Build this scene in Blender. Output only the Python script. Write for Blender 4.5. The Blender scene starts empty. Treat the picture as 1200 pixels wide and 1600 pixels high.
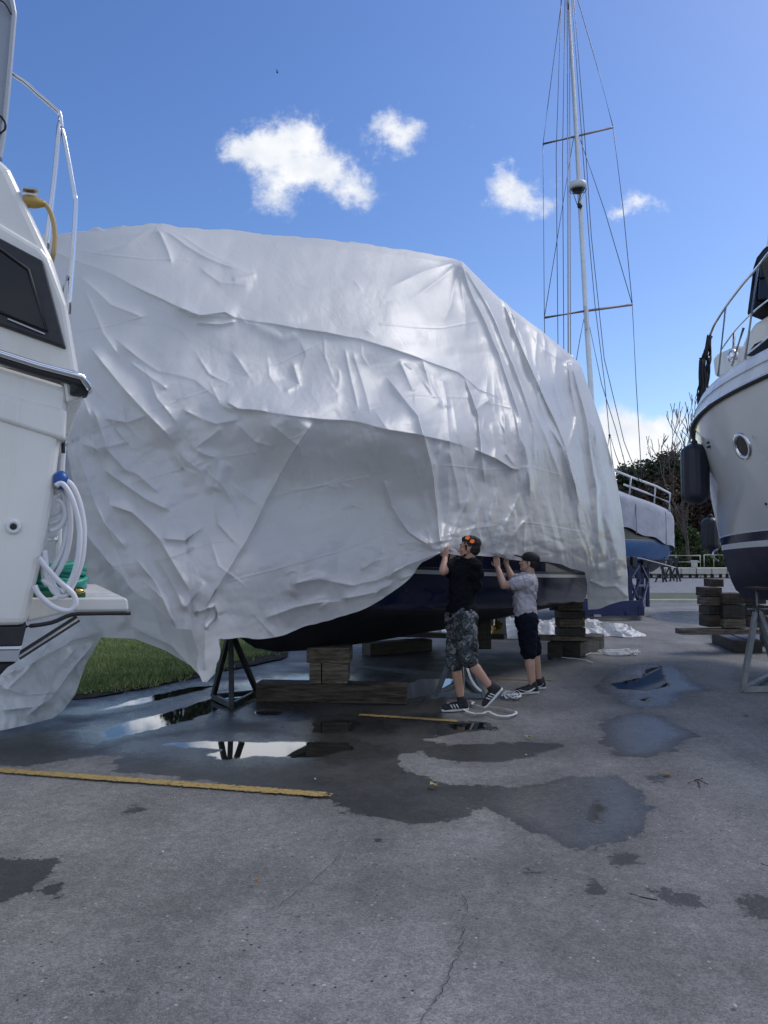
import bpy, bmesh, math, random
import numpy as np
from mathutils import Vector, Matrix, noise as mnoise
R = math.radians
random.seed(7); RNG = np.random.default_rng(7)
sc = bpy.context.scene
COL = sc.collection
# ------------------------------------------------------------------ camera
F = 1202.0; CH = 1.7; PITCH = math.atan(60.0 / F)
cam_d = bpy.data.cameras.new("camera"); cam = bpy.data.objects.new("camera", cam_d); COL.objects.link(cam)
cam.location = (0, 0, CH); cam.rotation_euler = (R(90) + PITCH, 0, 0)
cam_d.sensor_fit = 'VERTICAL'; cam_d.sensor_height = 36.0; cam_d.lens = 36.0 * F / 1600.0
cam_d.clip_start = 0.05; cam_d.clip_end = 3000
sc.camera = cam
cp, sp = math.cos(PITCH), math.sin(PITCH)
def ray(px, py):
    a = (px - 600) / F; b = (800 - py) / F
    return Vector((a, cp - b * sp, sp + b * cp))
def V(px, py, Y):                       # point seen at a photo position, Y metres ahead
    r = ray(px, py); k = Y / r.y
    return Vector((r.x * k, Y, CH + r.z * k))
def G(px, py, z=0.0):
    r = ray(px, py); k = (z - CH) / r.z
    return Vector((r.x * k, r.y * k, z))
# ------------------------------------------------------------------ world, sun
SUN_EL, SUN_AZ = 48.0, 62.0             # azimuth clockwise from +Y (forward), towards the right
w = bpy.data.worlds.new("World"); sc.world = w; w.use_nodes = True
nt = w.node_tree; N = nt.nodes; L = nt.links; N.clear()
def wn(t, **k):
    n = N.new(t)
    for a, b in k.items(): setattr(n, a, b)
    return n
def wm(op, a, b=None, c=None, clamp=False):
    n = N.new('ShaderNodeMath'); n.operation = op; n.use_clamp = clamp
    for i, v in enumerate((a, b, c)):
        if v is None: continue
        if isinstance(v, (int, float)): n.inputs[i].default_value = v
        else: L.new(v, n.inputs[i])
    return n.outputs[0]
sky = wn('ShaderNodeTexSky', sky_type='NISHITA', sun_disc=False)
sky.sun_elevation = R(SUN_EL); sky.sun_rotation = R(SUN_AZ)
sky.air_density = 1.0; sky.dust_density = 0.6; sky.ozone_density = 2.2; sky.altitude = 100
tc = wn('ShaderNodeTexCoord'); sx = wn('ShaderNodeSeparateXYZ'); L.new(tc.outputs['Generated'], sx.inputs[0])
ymax = wm('MAXIMUM', sx.outputs['Y'], 0.02)
cu0 = wm('DIVIDE', sx.outputs['X'], ymax); cv0 = wm('DIVIDE', sx.outputs['Z'], ymax)
cxyz = wn('ShaderNodeCombineXYZ'); L.new(cu0, cxyz.inputs[0]); L.new(cv0, cxyz.inputs[1])
nw = wn('ShaderNodeTexNoise'); nw.inputs['Scale'].default_value = 22; nw.inputs['Detail'].default_value = 6; nw.inputs['Roughness'].default_value = .62
L.new(cxyz.outputs[0], nw.inputs['Vector'])
sw = wn('ShaderNodeSeparateColor'); L.new(nw.outputs['Color'], sw.inputs[0])
cu = wm('ADD', cu0, wm('MULTIPLY', wm('SUBTRACT', sw.outputs[0], .5), .050))
cv = wm('ADD', cv0, wm('MULTIPLY', wm('SUBTRACT', sw.outputs[1], .5), .050))
BL = [(370,234,32,26,1),(412,222,42,30,1),(470,208,46,30,1),(448,262,60,42,1.05),(512,262,50,38,1),(562,298,38,28,1.1),(425,312,34,32,.9),
      (602,196,40,30,.9),(632,222,32,26,.85),(806,312,48,36,.95),(856,325,20,18,.55),(786,262,12,14,.5),(740,200,8,10,.25),(790,290,30,22,.6),
      (1000,321,36,17,1.1),(968,338,14,12,.8),(870,285,16,14,.4),(652,192,18,18,.5),
      (950,690,60,50,1.5),(985,725,60,45,1.5),(940,740,80,50,1.5),(1052,664,60,20,.85),(1030,690,50,18,.5),(1090,740,60,40,1.2),
      (1350,600,160,60,1.2)]
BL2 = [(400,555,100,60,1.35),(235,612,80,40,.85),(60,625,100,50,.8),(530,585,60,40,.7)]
def blobs(BL):
  M = None
  for (bx, by, rx, ry, wt) in BL:
    r = ray(bx, by); cx_, cy_ = r.x / r.y, r.z / r.y
    dx = wm('MULTIPLY', wm('SUBTRACT', cu, cx_), F / rx); dy = wm('MULTIPLY', wm('SUBTRACT', cv, cy_), F / ry)
    d2 = wm('ADD', wm('MULTIPLY', dx, dx), wm('MULTIPLY', dy, dy))
    g = wm('MULTIPLY', wm('EXPONENT', wm('MULTIPLY', d2, -1.0)), wt)
    M = g if M is None else wm('ADD', M, g)
  return M
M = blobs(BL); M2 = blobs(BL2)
n2 = wn('ShaderNodeTexNoise'); n2.inputs['Scale'].default_value = 30; n2.inputs['Detail'].default_value = 10; n2.inputs['Roughness'].default_value = .70
L.new(cxyz.outputs[0], n2.inputs['Vector'])
dens = wm('ADD', M, wm('MULTIPLY', wm('SUBTRACT', n2.outputs['Fac'], .5), 1.9))
mr = wn('ShaderNodeMapRange', interpolation_type='SMOOTHSTEP'); L.new(dens, mr.inputs[0])
mr.inputs[1].default_value = .30; mr.inputs[2].default_value = 1.42
fwd = wn('ShaderNodeMapRange'); L.new(sx.outputs['Y'], fwd.inputs[0]); fwd.inputs[1].default_value = .05; fwd.inputs[2].default_value = .3
cm = wm('MULTIPLY', mr.outputs[0], fwd.outputs[0], clamp=True)
n3 = wn('ShaderNodeTexNoise'); n3.inputs['Scale'].default_value = 18; n3.inputs['Detail'].default_value = 5
L.new(cxyz.outputs[0], n3.inputs['Vector'])
cr = wn('ShaderNodeValToRGB'); L.new(n3.outputs['Fac'], cr.inputs[0])
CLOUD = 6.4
cr.color_ramp.elements[0].position = .30; cr.color_ramp.elements[0].color = (.74, .79, .88, 1)
cr.color_ramp.elements[1].position = .62; cr.color_ramp.elements[1].color = (.97, .98, 1.0, 1)
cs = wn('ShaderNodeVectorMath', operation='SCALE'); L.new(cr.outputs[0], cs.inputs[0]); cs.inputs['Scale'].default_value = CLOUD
skc = wn('ShaderNodeHueSaturation'); L.new(sky.outputs[0], skc.inputs['Color']); skc.inputs['Saturation'].default_value = 1.22; skc.inputs['Value'].default_value = .97; skc.inputs['Hue'].default_value = .511
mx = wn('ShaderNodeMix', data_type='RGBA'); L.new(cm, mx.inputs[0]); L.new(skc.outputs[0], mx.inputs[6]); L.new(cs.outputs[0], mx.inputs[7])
# hidden cumulus low behind the covered boat, made overbright to lift the puddle reflections
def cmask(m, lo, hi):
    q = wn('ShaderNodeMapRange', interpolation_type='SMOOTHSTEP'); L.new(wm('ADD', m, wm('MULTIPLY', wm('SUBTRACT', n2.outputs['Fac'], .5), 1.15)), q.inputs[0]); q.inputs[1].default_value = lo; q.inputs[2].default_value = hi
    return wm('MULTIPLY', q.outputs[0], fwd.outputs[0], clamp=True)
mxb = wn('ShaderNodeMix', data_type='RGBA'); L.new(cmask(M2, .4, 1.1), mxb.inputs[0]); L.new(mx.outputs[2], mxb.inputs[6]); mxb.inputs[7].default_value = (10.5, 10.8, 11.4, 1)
nb_ = wn('ShaderNodeTexNoise'); nb_.inputs['Scale'].default_value = 2.6; nb_.inputs['Detail'].default_value = 6; L.new(tc.outputs['Generated'], nb_.inputs['Vector'])  # unseen bright cloud added behind the camera and overhead as fill light
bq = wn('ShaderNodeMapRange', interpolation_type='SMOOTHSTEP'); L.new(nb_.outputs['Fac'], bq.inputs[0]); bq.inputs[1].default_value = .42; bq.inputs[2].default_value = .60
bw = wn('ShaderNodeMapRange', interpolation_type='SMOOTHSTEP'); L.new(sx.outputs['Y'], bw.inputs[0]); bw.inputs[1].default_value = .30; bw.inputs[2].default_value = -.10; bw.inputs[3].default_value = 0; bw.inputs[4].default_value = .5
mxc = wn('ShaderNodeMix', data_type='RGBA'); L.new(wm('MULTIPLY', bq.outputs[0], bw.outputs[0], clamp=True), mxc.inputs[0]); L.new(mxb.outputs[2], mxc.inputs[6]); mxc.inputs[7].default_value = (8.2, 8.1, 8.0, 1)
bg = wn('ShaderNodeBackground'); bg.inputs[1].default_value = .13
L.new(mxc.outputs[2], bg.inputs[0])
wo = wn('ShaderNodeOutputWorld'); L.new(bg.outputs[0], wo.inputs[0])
sd = bpy.data.lights.new("sun", 'SUN'); so = bpy.data.objects.new("sun", sd); COL.objects.link(so)
sd.energy = 1.15; sd.angle = R(24); sd.color = (1, .96, .9)
dv = Vector((math.sin(R(SUN_AZ)) * math.cos(R(SUN_EL)), math.cos(R(SUN_AZ)) * math.cos(R(SUN_EL)), math.sin(R(SUN_EL))))
so.rotation_euler = dv.to_track_quat('Z', 'Y').to_euler(); so.location = (20, 10, 30)
sc.view_settings.view_transform = 'Standard'; sc.view_settings.look = 'None'
sc.view_settings.exposure = 0.32; sc.view_settings.gamma = 1
# ------------------------------------------------------------------ materials
def mat(name, c1, rough=.6, metal=0, c2=None, scale=8, bump=0, bscale=None, rvar=0, spec=.5, coat=0, detail=6, stretch=None, trans=0, subs=None, ramp=(.35, .65), bdist=.02):
    m = bpy.data.materials.new(name); m.use_nodes = True
    t = m.node_tree; b = t.nodes['Principled BSDF']
    b.inputs['Base Color'].default_value = (*c1, 1); b.inputs['Roughness'].default_value = rough; b.inputs['Metallic'].default_value = metal
    b.inputs['Specular IOR Level'].default_value = spec; b.inputs['Coat Weight'].default_value = coat; b.inputs['Coat Roughness'].default_value = .08
    b.inputs['Transmission Weight'].default_value = trans
    tcn = t.nodes.new('ShaderNodeTexCoord'); mp = t.nodes.new('ShaderNodeMapping'); t.links.new(tcn.outputs['Object'], mp.inputs[0])
    if stretch: mp.inputs['Scale'].default_value = stretch
    nn = t.nodes.new('ShaderNodeTexNoise'); nn.inputs['Scale'].default_value = scale; nn.inputs['Detail'].default_value = detail; nn.inputs['Roughness'].default_value = .6
    t.links.new(mp.outputs[0], nn.inputs['Vector'])
    if c2:
        rr = t.nodes.new('ShaderNodeValToRGB'); t.links.new(nn.outputs['Fac'], rr.inputs[0])
        rr.color_ramp.elements[0].position = ramp[0]; rr.color_ramp.elements[1].position = ramp[1]
        rr.color_ramp.elements[0].color = (*c1, 1); rr.color_ramp.elements[1].color = (*c2, 1)
        t.links.new(rr.outputs[0], b.inputs['Base Color'])
    if rvar:
        q = t.nodes.new('ShaderNodeMapRange'); t.links.new(nn.outputs['Fac'], q.inputs[0]); q.inputs[1].default_value = .3; q.inputs[2].default_value = .7
        q.inputs[3].default_value = max(0.02, rough - rvar); q.inputs[4].default_value = min(1, rough + rvar); t.links.new(q.outputs[0], b.inputs['Roughness'])
    if bump:
        n4 = t.nodes.new('ShaderNodeTexNoise'); n4.inputs['Scale'].default_value = bscale or scale * 3; n4.inputs['Detail'].default_value = 5
        t.links.new(mp.outputs[0], n4.inputs['Vector'])
        bb = t.nodes.new('ShaderNodeBump'); bb.inputs['Strength'].default_value = bump; bb.inputs['Distance'].default_value = bdist
        t.links.new(n4.outputs['Fac'], bb.inputs['Height']); t.links.new(bb.outputs[0], b.inputs['Normal'])
    return m
MT = {}
MT['gelcoat'] = mat('white_gelcoat', (.69, .67, .61), .28, c2=(.81, .795, .75), scale=2.2, rvar=.08, coat=.3, stretch=(1, 1, .22), ramp=(.28, .55), detail=9)
MT['gelcoat_worn'] = mat('worn_gelcoat', (.66, .67, .63), .4, c2=(.78, .79, .77), scale=2.5, rvar=.1, ramp=(.3, .55), stretch=(1, 1, .5))
MT['navy'] = mat('navy_hull_paint', (.006, .010, .035), .2, c2=(.010, .014, .05), scale=2, coat=.3, rvar=.08)
MT['antifoul'] = mat('black_bottom_paint', (.008, .009, .014), .6, c2=(.018, .018, .026), scale=5, bump=.2)
MT['navy_bottom'] = mat('navy_bottom_paint', (.013, .015, .04), .55, c2=(.028, .03, .065), scale=3, bump=.1)
MT['silver'] = mat('grey_stripe', (.42, .44, .47), .3, metal=.3)
MT['steel'] = mat('stainless_rail', (.62, .64, .66), .18, metal=1, rvar=.08, scale=6)
MT['alu'] = mat('mast_aluminium', (.62, .64, .66), .4, metal=.5, c2=(.72, .74, .76), scale=3)
MT['rubber'] = mat('black_rubber', (.012, .012, .014), .55, c2=(.02, .02, .024), scale=10, bump=.1)
MT['glass'] = mat('dark_window', (.003, .004, .006), .06, spec=.45)
MT['frame'] = mat('window_frame_black', (.010, .012, .016), .38, c2=(.02, .022, .028), scale=20)
MT['wood'] = mat('weathered_timber', (.022, .016, .012), .85, c2=(.115, .088, .066), scale=5, bump=1, bscale=12, stretch=(.7, .7, 7), ramp=(.36, .62), detail=10, bdist=.03)
MT['wood_dark'] = mat('wet_dark_timber', (.012, .011, .010), .6, c2=(.045, .036, .028), scale=4, bump=.6, bscale=9, stretch=(1, 1, 5))
MT['wood_pale'] = mat('pale_timber', (.06, .05, .038), .85, c2=(.24, .20, .155), scale=5, bump=1, bscale=12, stretch=(.8, .8, 6), ramp=(.36, .62), detail=10, bdist=.03)
MT['jack_blk'] = mat('jack_black_paint', (.012, .014, .017), .5, c2=(.03, .032, .036), scale=9, bump=.15)
MT['jack_gry'] = mat('jack_galvanised', (.12, .15, .18), .55, metal=.2, c2=(.2, .23, .26), scale=7, bump=.15)
MT['jack_lt'] = mat('jack_zinc', (.24, .26, .28), .5, metal=.4, c2=(.34, .36, .38), scale=7, bump=.15)
MT['cradle'] = mat('cradle_blue', (.012, .02, .08), .45, c2=(.02, .035, .12), scale=5, bump=.15)
MT['blue_hull'] = mat('blue_hull', (.012, .085, .24), .25, c2=(.02, .11, .30), scale=2)
MT['canvas_grey'] = mat('grey_canvas', (.33, .35, .41), .85, c2=(.40, .42, .48), scale=2.5, bump=.5, bscale=7, bdist=.05)
MT['strap'] = mat('white_webbing', (.70, .72, .74), .6, c2=(.8, .81, .82), scale=30, bump=.1)
MT['hose_w'] = mat('white_hose', (.68, .68, .72), .35, c2=(.76, .76, .78), scale=4)
MT['hose_g'] = mat('green_hose', (.02, .26, .19), .4, c2=(.03, .34, .25), scale=6)
MT['tray_g'] = mat('green_tray', (.015, .12, .06), .45)
MT['hose_d'] = mat('blue_plastic', (.01, .08, .32), .35)
MT['yellow'] = mat('yellow_plug', (.42, .27, .06), .4, c2=(.5, .33, .09), scale=5)
MT['cord'] = mat('yellow_cord', (.50, .36, .16), .5)
MT['brass'] = mat('brass', (.6, .4, .12), .25, metal=1)
MT['white_pl'] = mat('white_plastic', (.75, .76, .78), .35)
MT['wire'] = mat('rigging_wire', (.10, .09, .11), .4, metal=.6)
MT['halyard'] = mat('white_halyard', (.55, .56, .60), .7)
MT['red_sp'] = mat('spreader_paint', (.22, .17, .2), .5)
MT['rope'] = mat('black_rope', (.01, .011, .014), .8, bump=.6, bscale=60)
MT['skin'] = mat('skin', (.44, .25, .18), .5, c2=(.53, .31, .23), scale=9, bump=.08, bscale=60)
MT['skin2'] = mat('skin_pale', (.50, .30, .22), .5, c2=(.58, .37, .28), scale=9, bump=.08, bscale=60)
MT['hair'] = mat('dark_hair', (.008, .007, .007), .5, c2=(.03, .022, .018), scale=40, bump=1, bscale=70, stretch=(1, 1, .3))
MT['tee_blk'] = mat('black_tee', (.004, .005, .008), .9, c2=(.007, .008, .012), spec=.15, scale=6, bump=.3, bscale=14, bdist=.03)
MT['tee_pink'] = mat('pale_tee', (.47, .44, .49), .85, c2=(.56, .53, .58), scale=5, bump=.3, bscale=14, bdist=.03)
MT['shorts_n'] = mat('navy_shorts', (.006, .008, .015), .9, c2=(.010, .013, .024), spec=.15, scale=6, bump=.3, bscale=12, bdist=.03)
MT['cap'] = mat('black_cap', (.008, .008, .010), .75, bump=.2, bscale=40)
MT['shoe_b'] = mat('black_knit_shoe', (.010, .010, .012), .7, c2=(.025, .025, .03), scale=40, bump=.3, bscale=120)
MT['sole'] = mat('white_sole', (.72, .72, .72), .5)
MT['lens'] = mat('orange_mirror_lens', (.85, .10, .03), .12, metal=.6, c2=(.9, .3, .05), scale=30)
MT['conc'] = mat('pale_concrete', (.42, .41, .35), .8, c2=(.52, .51, .45), scale=3, bump=.3)
MT['leaf_dk'] = mat('dark_leaf', (.018, .032, .012), .7, c2=(.045, .065, .025), scale=1.2)
MT['leaf_br'] = mat('brown_leaf', (.045, .028, .018), .8, c2=(.085, .055, .035), scale=.8)
MT['leaf_gr'] = mat('green_leaf', (.03, .055, .014), .7, c2=(.07, .10, .03), scale=1.0)
MT['bark'] = mat('bark', (.06, .05, .042), .9, c2=(.14, .12, .10), scale=5, bump=.8, stretch=(1, 1, .2))
MT['gravel'] = mat('gravel', (.17, .17, .175), .9, c2=(.27, .27, .275), scale=3, bump=.5, bscale=20)
MT['dirt'] = mat('damp_soil', (.03, .025, .02), .95, c2=(.10, .085, .065), scale=9, bump=1, bscale=30, spec=.1, bdist=.05)
MT['grassbase'] = mat('grass_base', (.04, .065, .015), .9, c2=(.08, .12, .03), scale=2.5, bump=1, bscale=30)
MT['drygrass'] = mat('dry_grass', (.07, .085, .04), .9, c2=(.14, .14, .085), scale=1.5, bump=1, bscale=20)
MT['paint_y'] = mat('yellow_road_paint', (.17, .13, .07), .8, c2=(.42, .29, .09), scale=22, bump=.5, bscale=60, ramp=(.30, .50), detail=10)
def worn(m):        # paint flaked away in places
    t = m.node_tree; b = t.nodes['Principled BSDF']; n1 = t.nodes.new('ShaderNodeTexNoise'); n1.inputs['Scale'].default_value = 38; n1.inputs['Detail'].default_value = 8; n1.inputs['Roughness'].default_value = .7
    tcn = t.nodes.new('ShaderNodeNewGeometry'); t.links.new(tcn.outputs['Position'], n1.inputs['Vector']); at = t.nodes.new('ShaderNodeAttribute'); at.attribute_name = 'edge'
    a = t.nodes.new('ShaderNodeMath'); a.operation = 'MULTIPLY_ADD'; t.links.new(at.outputs['Fac'], a.inputs[0]); a.inputs[1].default_value = -.30; t.links.new(n1.outputs['Fac'], a.inputs[2])
    q = t.nodes.new('ShaderNodeMapRange'); t.links.new(a.outputs[0], q.inputs[0]); q.inputs[1].default_value = .34; q.inputs[2].default_value = .39; t.links.new(q.outputs[0], b.inputs['Alpha'])
worn(MT['paint_y'])
MT['crack'] = mat('crack_fill', (.03, .03, .03), .9)
MT['dryleaf'] = mat('fallen_leaf', (.35, .16, .04), .7); MT['dryleaf2'] = mat('fallen_leaf_yellow', (.4, .33, .12), .7)
MT['twig'] = mat('twig', (.05, .025, .018), .8)
MT['bird'] = mat('bird_dark', (.02, .02, .022), .8)
MT['vinyl'] = mat('clear_vinyl', (.36, .39, .43), .15, spec=.6)
MT['dome'] = mat('radar_white', (.55, .57, .58), .4, c2=(.62, .64, .65), scale=5)
MT['blk'] = mat('black_part', (.01, .01, .012), .5)
MT['bluecanvas'] = mat('navy_canvas', (.008, .01, .022), .8, bump=.3, bscale=8)
MT['chrome'] = mat('chrome', (.75, .76, .78), .08, metal=1)

def camo():
    m = bpy.data.materials.new('camouflage_cloth'); m.use_nodes = True; t = m.node_tree; b = t.nodes['Principled BSDF']
    tcn = t.nodes.new('ShaderNodeTexCoord'); nn = t.nodes.new('ShaderNodeTexNoise'); nn.inputs['Scale'].default_value = 11; nn.inputs['Detail'].default_value = 2.5; nn.inputs['Distortion'].default_value = 1.3
    t.links.new(tcn.outputs['Object'], nn.inputs['Vector']); r = t.nodes.new('ShaderNodeValToRGB'); r.color_ramp.interpolation = 'CONSTANT'
    t.links.new(nn.outputs['Fac'], r.inputs[0])
    e = r.color_ramp.elements; e[0].position = 0; e[0].color = (.018, .022, .026, 1); e[1].position = .44; e[1].color = (.075, .088, .095, 1)
    for p, c in ((.52, (.03, .036, .04, 1)), (.57, (.22, .235, .25, 1)), (.64, (.09, .10, .11, 1))):
        x = e.new(p); x.color = c
    t.links.new(r.outputs[0], b.inputs['Base Color']); b.inputs['Roughness'].default_value = .9
    return m
MT['camo'] = camo()

def plastic_mat(name, base=(.76, .755, .745), r0=.33, r1=.48):
    m = bpy.data.materials.new(name); m.use_nodes = True; t = m.node_tree; b = t.nodes['Principled BSDF']
    b.inputs['Base Color'].default_value = (*base, 1); b.inputs['Specular IOR Level'].default_value = .6
    tcn = t.nodes.new('ShaderNodeTexCoord')
    n1 = t.nodes.new('ShaderNodeTexNoise'); n1.inputs['Scale'].default_value = 1.1; n1.inputs['Detail'].default_value = 3; t.links.new(tcn.outputs['Object'], n1.inputs['Vector'])
    q = t.nodes.new('ShaderNodeMapRange'); t.links.new(n1.outputs['Fac'], q.inputs[0]); q.inputs[1].default_value = .35; q.inputs[2].default_value = .65; q.inputs[3].default_value = r0; q.inputs[4].default_value = r1
    at = t.nodes.new('ShaderNodeAttribute'); at.attribute_name = 'slack'; mu = t.nodes.new('ShaderNodeMath'); mu.operation = 'MULTIPLY_ADD'
    t.links.new(at.outputs['Fac'], mu.inputs[0]); mu.inputs[1].default_value = -.13; t.links.new(q.outputs[0], mu.inputs[2]); t.links.new(mu.outputs[0], b.inputs['Roughness'])
    n2_ = t.nodes.new('ShaderNodeTexNoise'); n2_.inputs['Scale'].default_value = 5; n2_.inputs['Detail'].default_value = 8; n2_.inputs['Roughness'].default_value = .55; n2_.inputs['Distortion'].default_value = 1.6
    mp = t.nodes.new('ShaderNodeMapping'); mp.inputs['Scale'].default_value = (1, 1, .45); t.links.new(tcn.outputs['Object'], mp.inputs[0]); t.links.new(mp.outputs[0], n2_.inputs['Vector'])
    bb = t.nodes.new('ShaderNodeBump'); bb.inputs['Strength'].default_value = .22; bb.inputs['Distance'].default_value = .02
    t.links.new(n2_.outputs['Fac'], bb.inputs['Height']); t.links.new(bb.outputs[0], b.inputs['Normal'])
    tr = t.nodes.new('ShaderNodeBsdfTranslucent'); tr.inputs[0].default_value = (.82, .82, .82, 1); t.links.new(bb.outputs[0], tr.inputs['Normal'])
    ms = t.nodes.new('ShaderNodeMixShader'); ms.inputs[0].default_value = .24
    t.links.new(b.outputs[0], ms.inputs[1]); t.links.new(tr.outputs[0], ms.inputs[2])
    t.links.new(ms.outputs[0], t.nodes['Material Output'].inputs[0])
    return m
MT['wrap'] = plastic_mat('shrink_wrap_white')

# ------------------------------------------------------------------ object helpers
def tag(o, label=None, cat=None, group=None, kind=None):
    if label: o['label'] = label
    if cat: o['category'] = cat
    if group: o['group'] = group
    if kind: o['kind'] = kind
    return o
def empty(name, loc=(0, 0, 0), label=None, cat=None, group=None, rz=0):
    o = bpy.data.objects.new(name, None); COL.objects.link(o); o.location = loc; o.rotation_euler = (0, 0, rz); o.empty_display_size = .2
    return tag(o, label, cat, group)
def worldloc(p):
    l = Vector((0, 0, 0))
    while p is not None: l = l + Vector(p.location); p = p.parent
    return l
def link_mesh(name, me, m, parent=None, smooth=True, base=None):
    """mesh verts in world coordinates; parents carry only a location"""
    o = bpy.data.objects.new(name, me); COL.objects.link(o)
    if m is not None:
        for mm in (m if isinstance(m, (list, tuple)) else [m]): me.materials.append(mm)
    if parent is not None:
        o.parent = parent; off = worldloc(parent)
    elif base is not None:
        off = Vector(base); o.location = off
    else: off = Vector((0, 0, 0))
    if off.length > 0: me.transform(Matrix.Translation(-off))
    if smooth:
        me.polygons.foreach_set('use_smooth', [True] * len(me.polygons))
    me.update()
    return o
def frame(d, up=None):
    d = Vector(d).normalized(); up = Vector(up) if up is not None else (Vector((0, 0, 1)) if abs(d.z) < .95 else Vector((1, 0, 0)))
    s = d.cross(up).normalized(); u = s.cross(d).normalized()
    return s, u, d
class MB:
    def __init__(s): s.v = []; s.f = []; s.mi = []
    def add(s, vs, fs, mi=0):
        o = len(s.v); s.v += [tuple(x) for x in vs]; s.f += [tuple(i + o for i in f) for f in fs]; s.mi += [mi] * len(fs)
    def hexa(s, p, mi=0):   # 8 points: bottom 4 ccw, top 4
        s.add(p, [(3, 2, 1, 0), (4, 5, 6, 7), (0, 1, 5, 4), (1, 2, 6, 5), (2, 3, 7, 6), (3, 0, 4, 7)], mi)
    def box(s, c, size, rz=0, mi=0, rot=None):
        mtx = rot or Matrix.Rotation(rz, 3, 'Z'); c = Vector(c); a, b, h = [x / 2 for x in size]
        s.hexa([c + mtx @ Vector(q) for q in ((-a, -b, -h), (a, -b, -h), (a, b, -h), (-a, b, -h), (-a, -b, h), (a, -b, h), (a, b, h), (-a, b, h))], mi)
    def beam(s, p0, p1, wd, ht, up=None, mi=0):
        p0 = Vector(p0); p1 = Vector(p1); a, u, d = frame(p1 - p0, up); a = a * wd / 2; u = u * ht / 2
        s.hexa([p0 - a - u, p0 + a - u, p1 + a - u, p1 - a - u, p0 - a + u, p0 + a + u, p1 + a + u, p1 - a + u], mi)
    def tube(s, pts, r, n=10, mi=0, cap=True, sq=1.0):
        pts = [Vector(p) for p in pts]; k = len(pts); rs = r if isinstance(r, (list, tuple)) else [r] * k
        rings = []; su = None
        for i, p in enumerate(pts):
            d = (pts[min(i + 1, k - 1)] - pts[max(i - 1, 0)])
            if d.length < 1e-9: d = Vector((0, 0, 1))
            d.normalize()
            if su is None: a, u, _ = frame(d)
            else:
                a = (su - d * su.dot(d)); a = a.normalized() if a.length > 1e-6 else frame(d)[0]; u = d.cross(a)
            su = a
            rings.append([p + (a * math.cos(t) + u * math.sin(t) * sq) * rs[i] for t in [2 * math.pi * j / n for j in range(n)]])
        vs = [v for ring in rings for v in ring]
        fs = [(i * n + j, i * n + (j + 1) % n, (i + 1) * n + (j + 1) % n, (i + 1) * n + j) for i in range(k - 1) for j in range(n)]
        if cap: fs += [tuple(range(n))[::-1], tuple((k - 1) * n + j for j in range(n))]
        s.add(vs, fs, mi)
    def lathe(s, c, axis, prof, n=24, mi=0):   # prof: (radius, height along axis)
        c = Vector(c); a, u, d = frame(axis); vs = []
        for (r, h) in prof:
            vs += [c + d * h + (a * math.cos(t) + u * math.sin(t)) * r for t in [2 * math.pi * j / n for j in range(n)]]
        k = len(prof)
        fs = [(i * n + j, i * n + (j + 1) % n, (i + 1) * n + (j + 1) % n, (i + 1) * n + j) for i in range(k - 1) for j in range(n)]
        fs += [tuple(range(n))[::-1], tuple((k - 1) * n + j for j in range(n))]
        s.add(vs, fs, mi)
    def prism(s, pts, off, mi=0):       # polygon extruded along off
        pts = [Vector(p) for p in pts]; off = Vector(off); n = len(pts)
        vs = pts + [p + off for p in pts]
        s.add(vs, [tuple(range(n)), tuple(range(2 * n - 1, n - 1, -1))] + [(i, i + n, (i + 1) % n + n, (i + 1) % n) for i in range(n)], mi)
    def quad(s, a, b, c, d, mi=0): s.add([a, b, c, d], [(0, 1, 2, 3)], mi)
    def mesh(s, name):
        me = bpy.data.meshes.new(name); me.from_pydata(s.v, [], s.f); 
        if any(s.mi): me.polygons.foreach_set('material_index', s.mi)
        bm = bmesh.new(); bm.from_mesh(me); bmesh.ops.recalc_face_normals(bm, faces=bm.faces); bm.to_mesh(me); bm.free()
        return me
    def build(s, name, m, parent=None, bevel=0, smooth=False, base=None, seg=2):
        o = link_mesh(name, s.mesh(name), m, parent, smooth, base)
        if bevel:
            b = o.modifiers.new('bevel', 'BEVEL'); b.width = bevel; b.segments = seg; b.limit_method = 'ANGLE'; b.angle_limit = R(35)
        return o
def spline(pts, n=8):
    pts = [Vector(p) for p in pts]; out = []
    for i in range(len(pts) - 1):
        p0 = pts[max(i - 1, 0)]; p1 = pts[i]; p2 = pts[i + 1]; p3 = pts[min(i + 2, len(pts) - 1)]
        for j in range(n):
            t = j / n
            out.append(.5 * ((2 * p1) + (p2 - p0) * t + (2 * p0 - 5 * p1 + 4 * p2 - p3) * t * t + (3 * p1 - p0 - 3 * p2 + p3) * t ** 3))
    out.append(pts[-1]); return out
def interp(tab, x):
    xs = [t[0] for t in tab]; return float(np.interp(x, xs, [t[1] for t in tab]))

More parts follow.
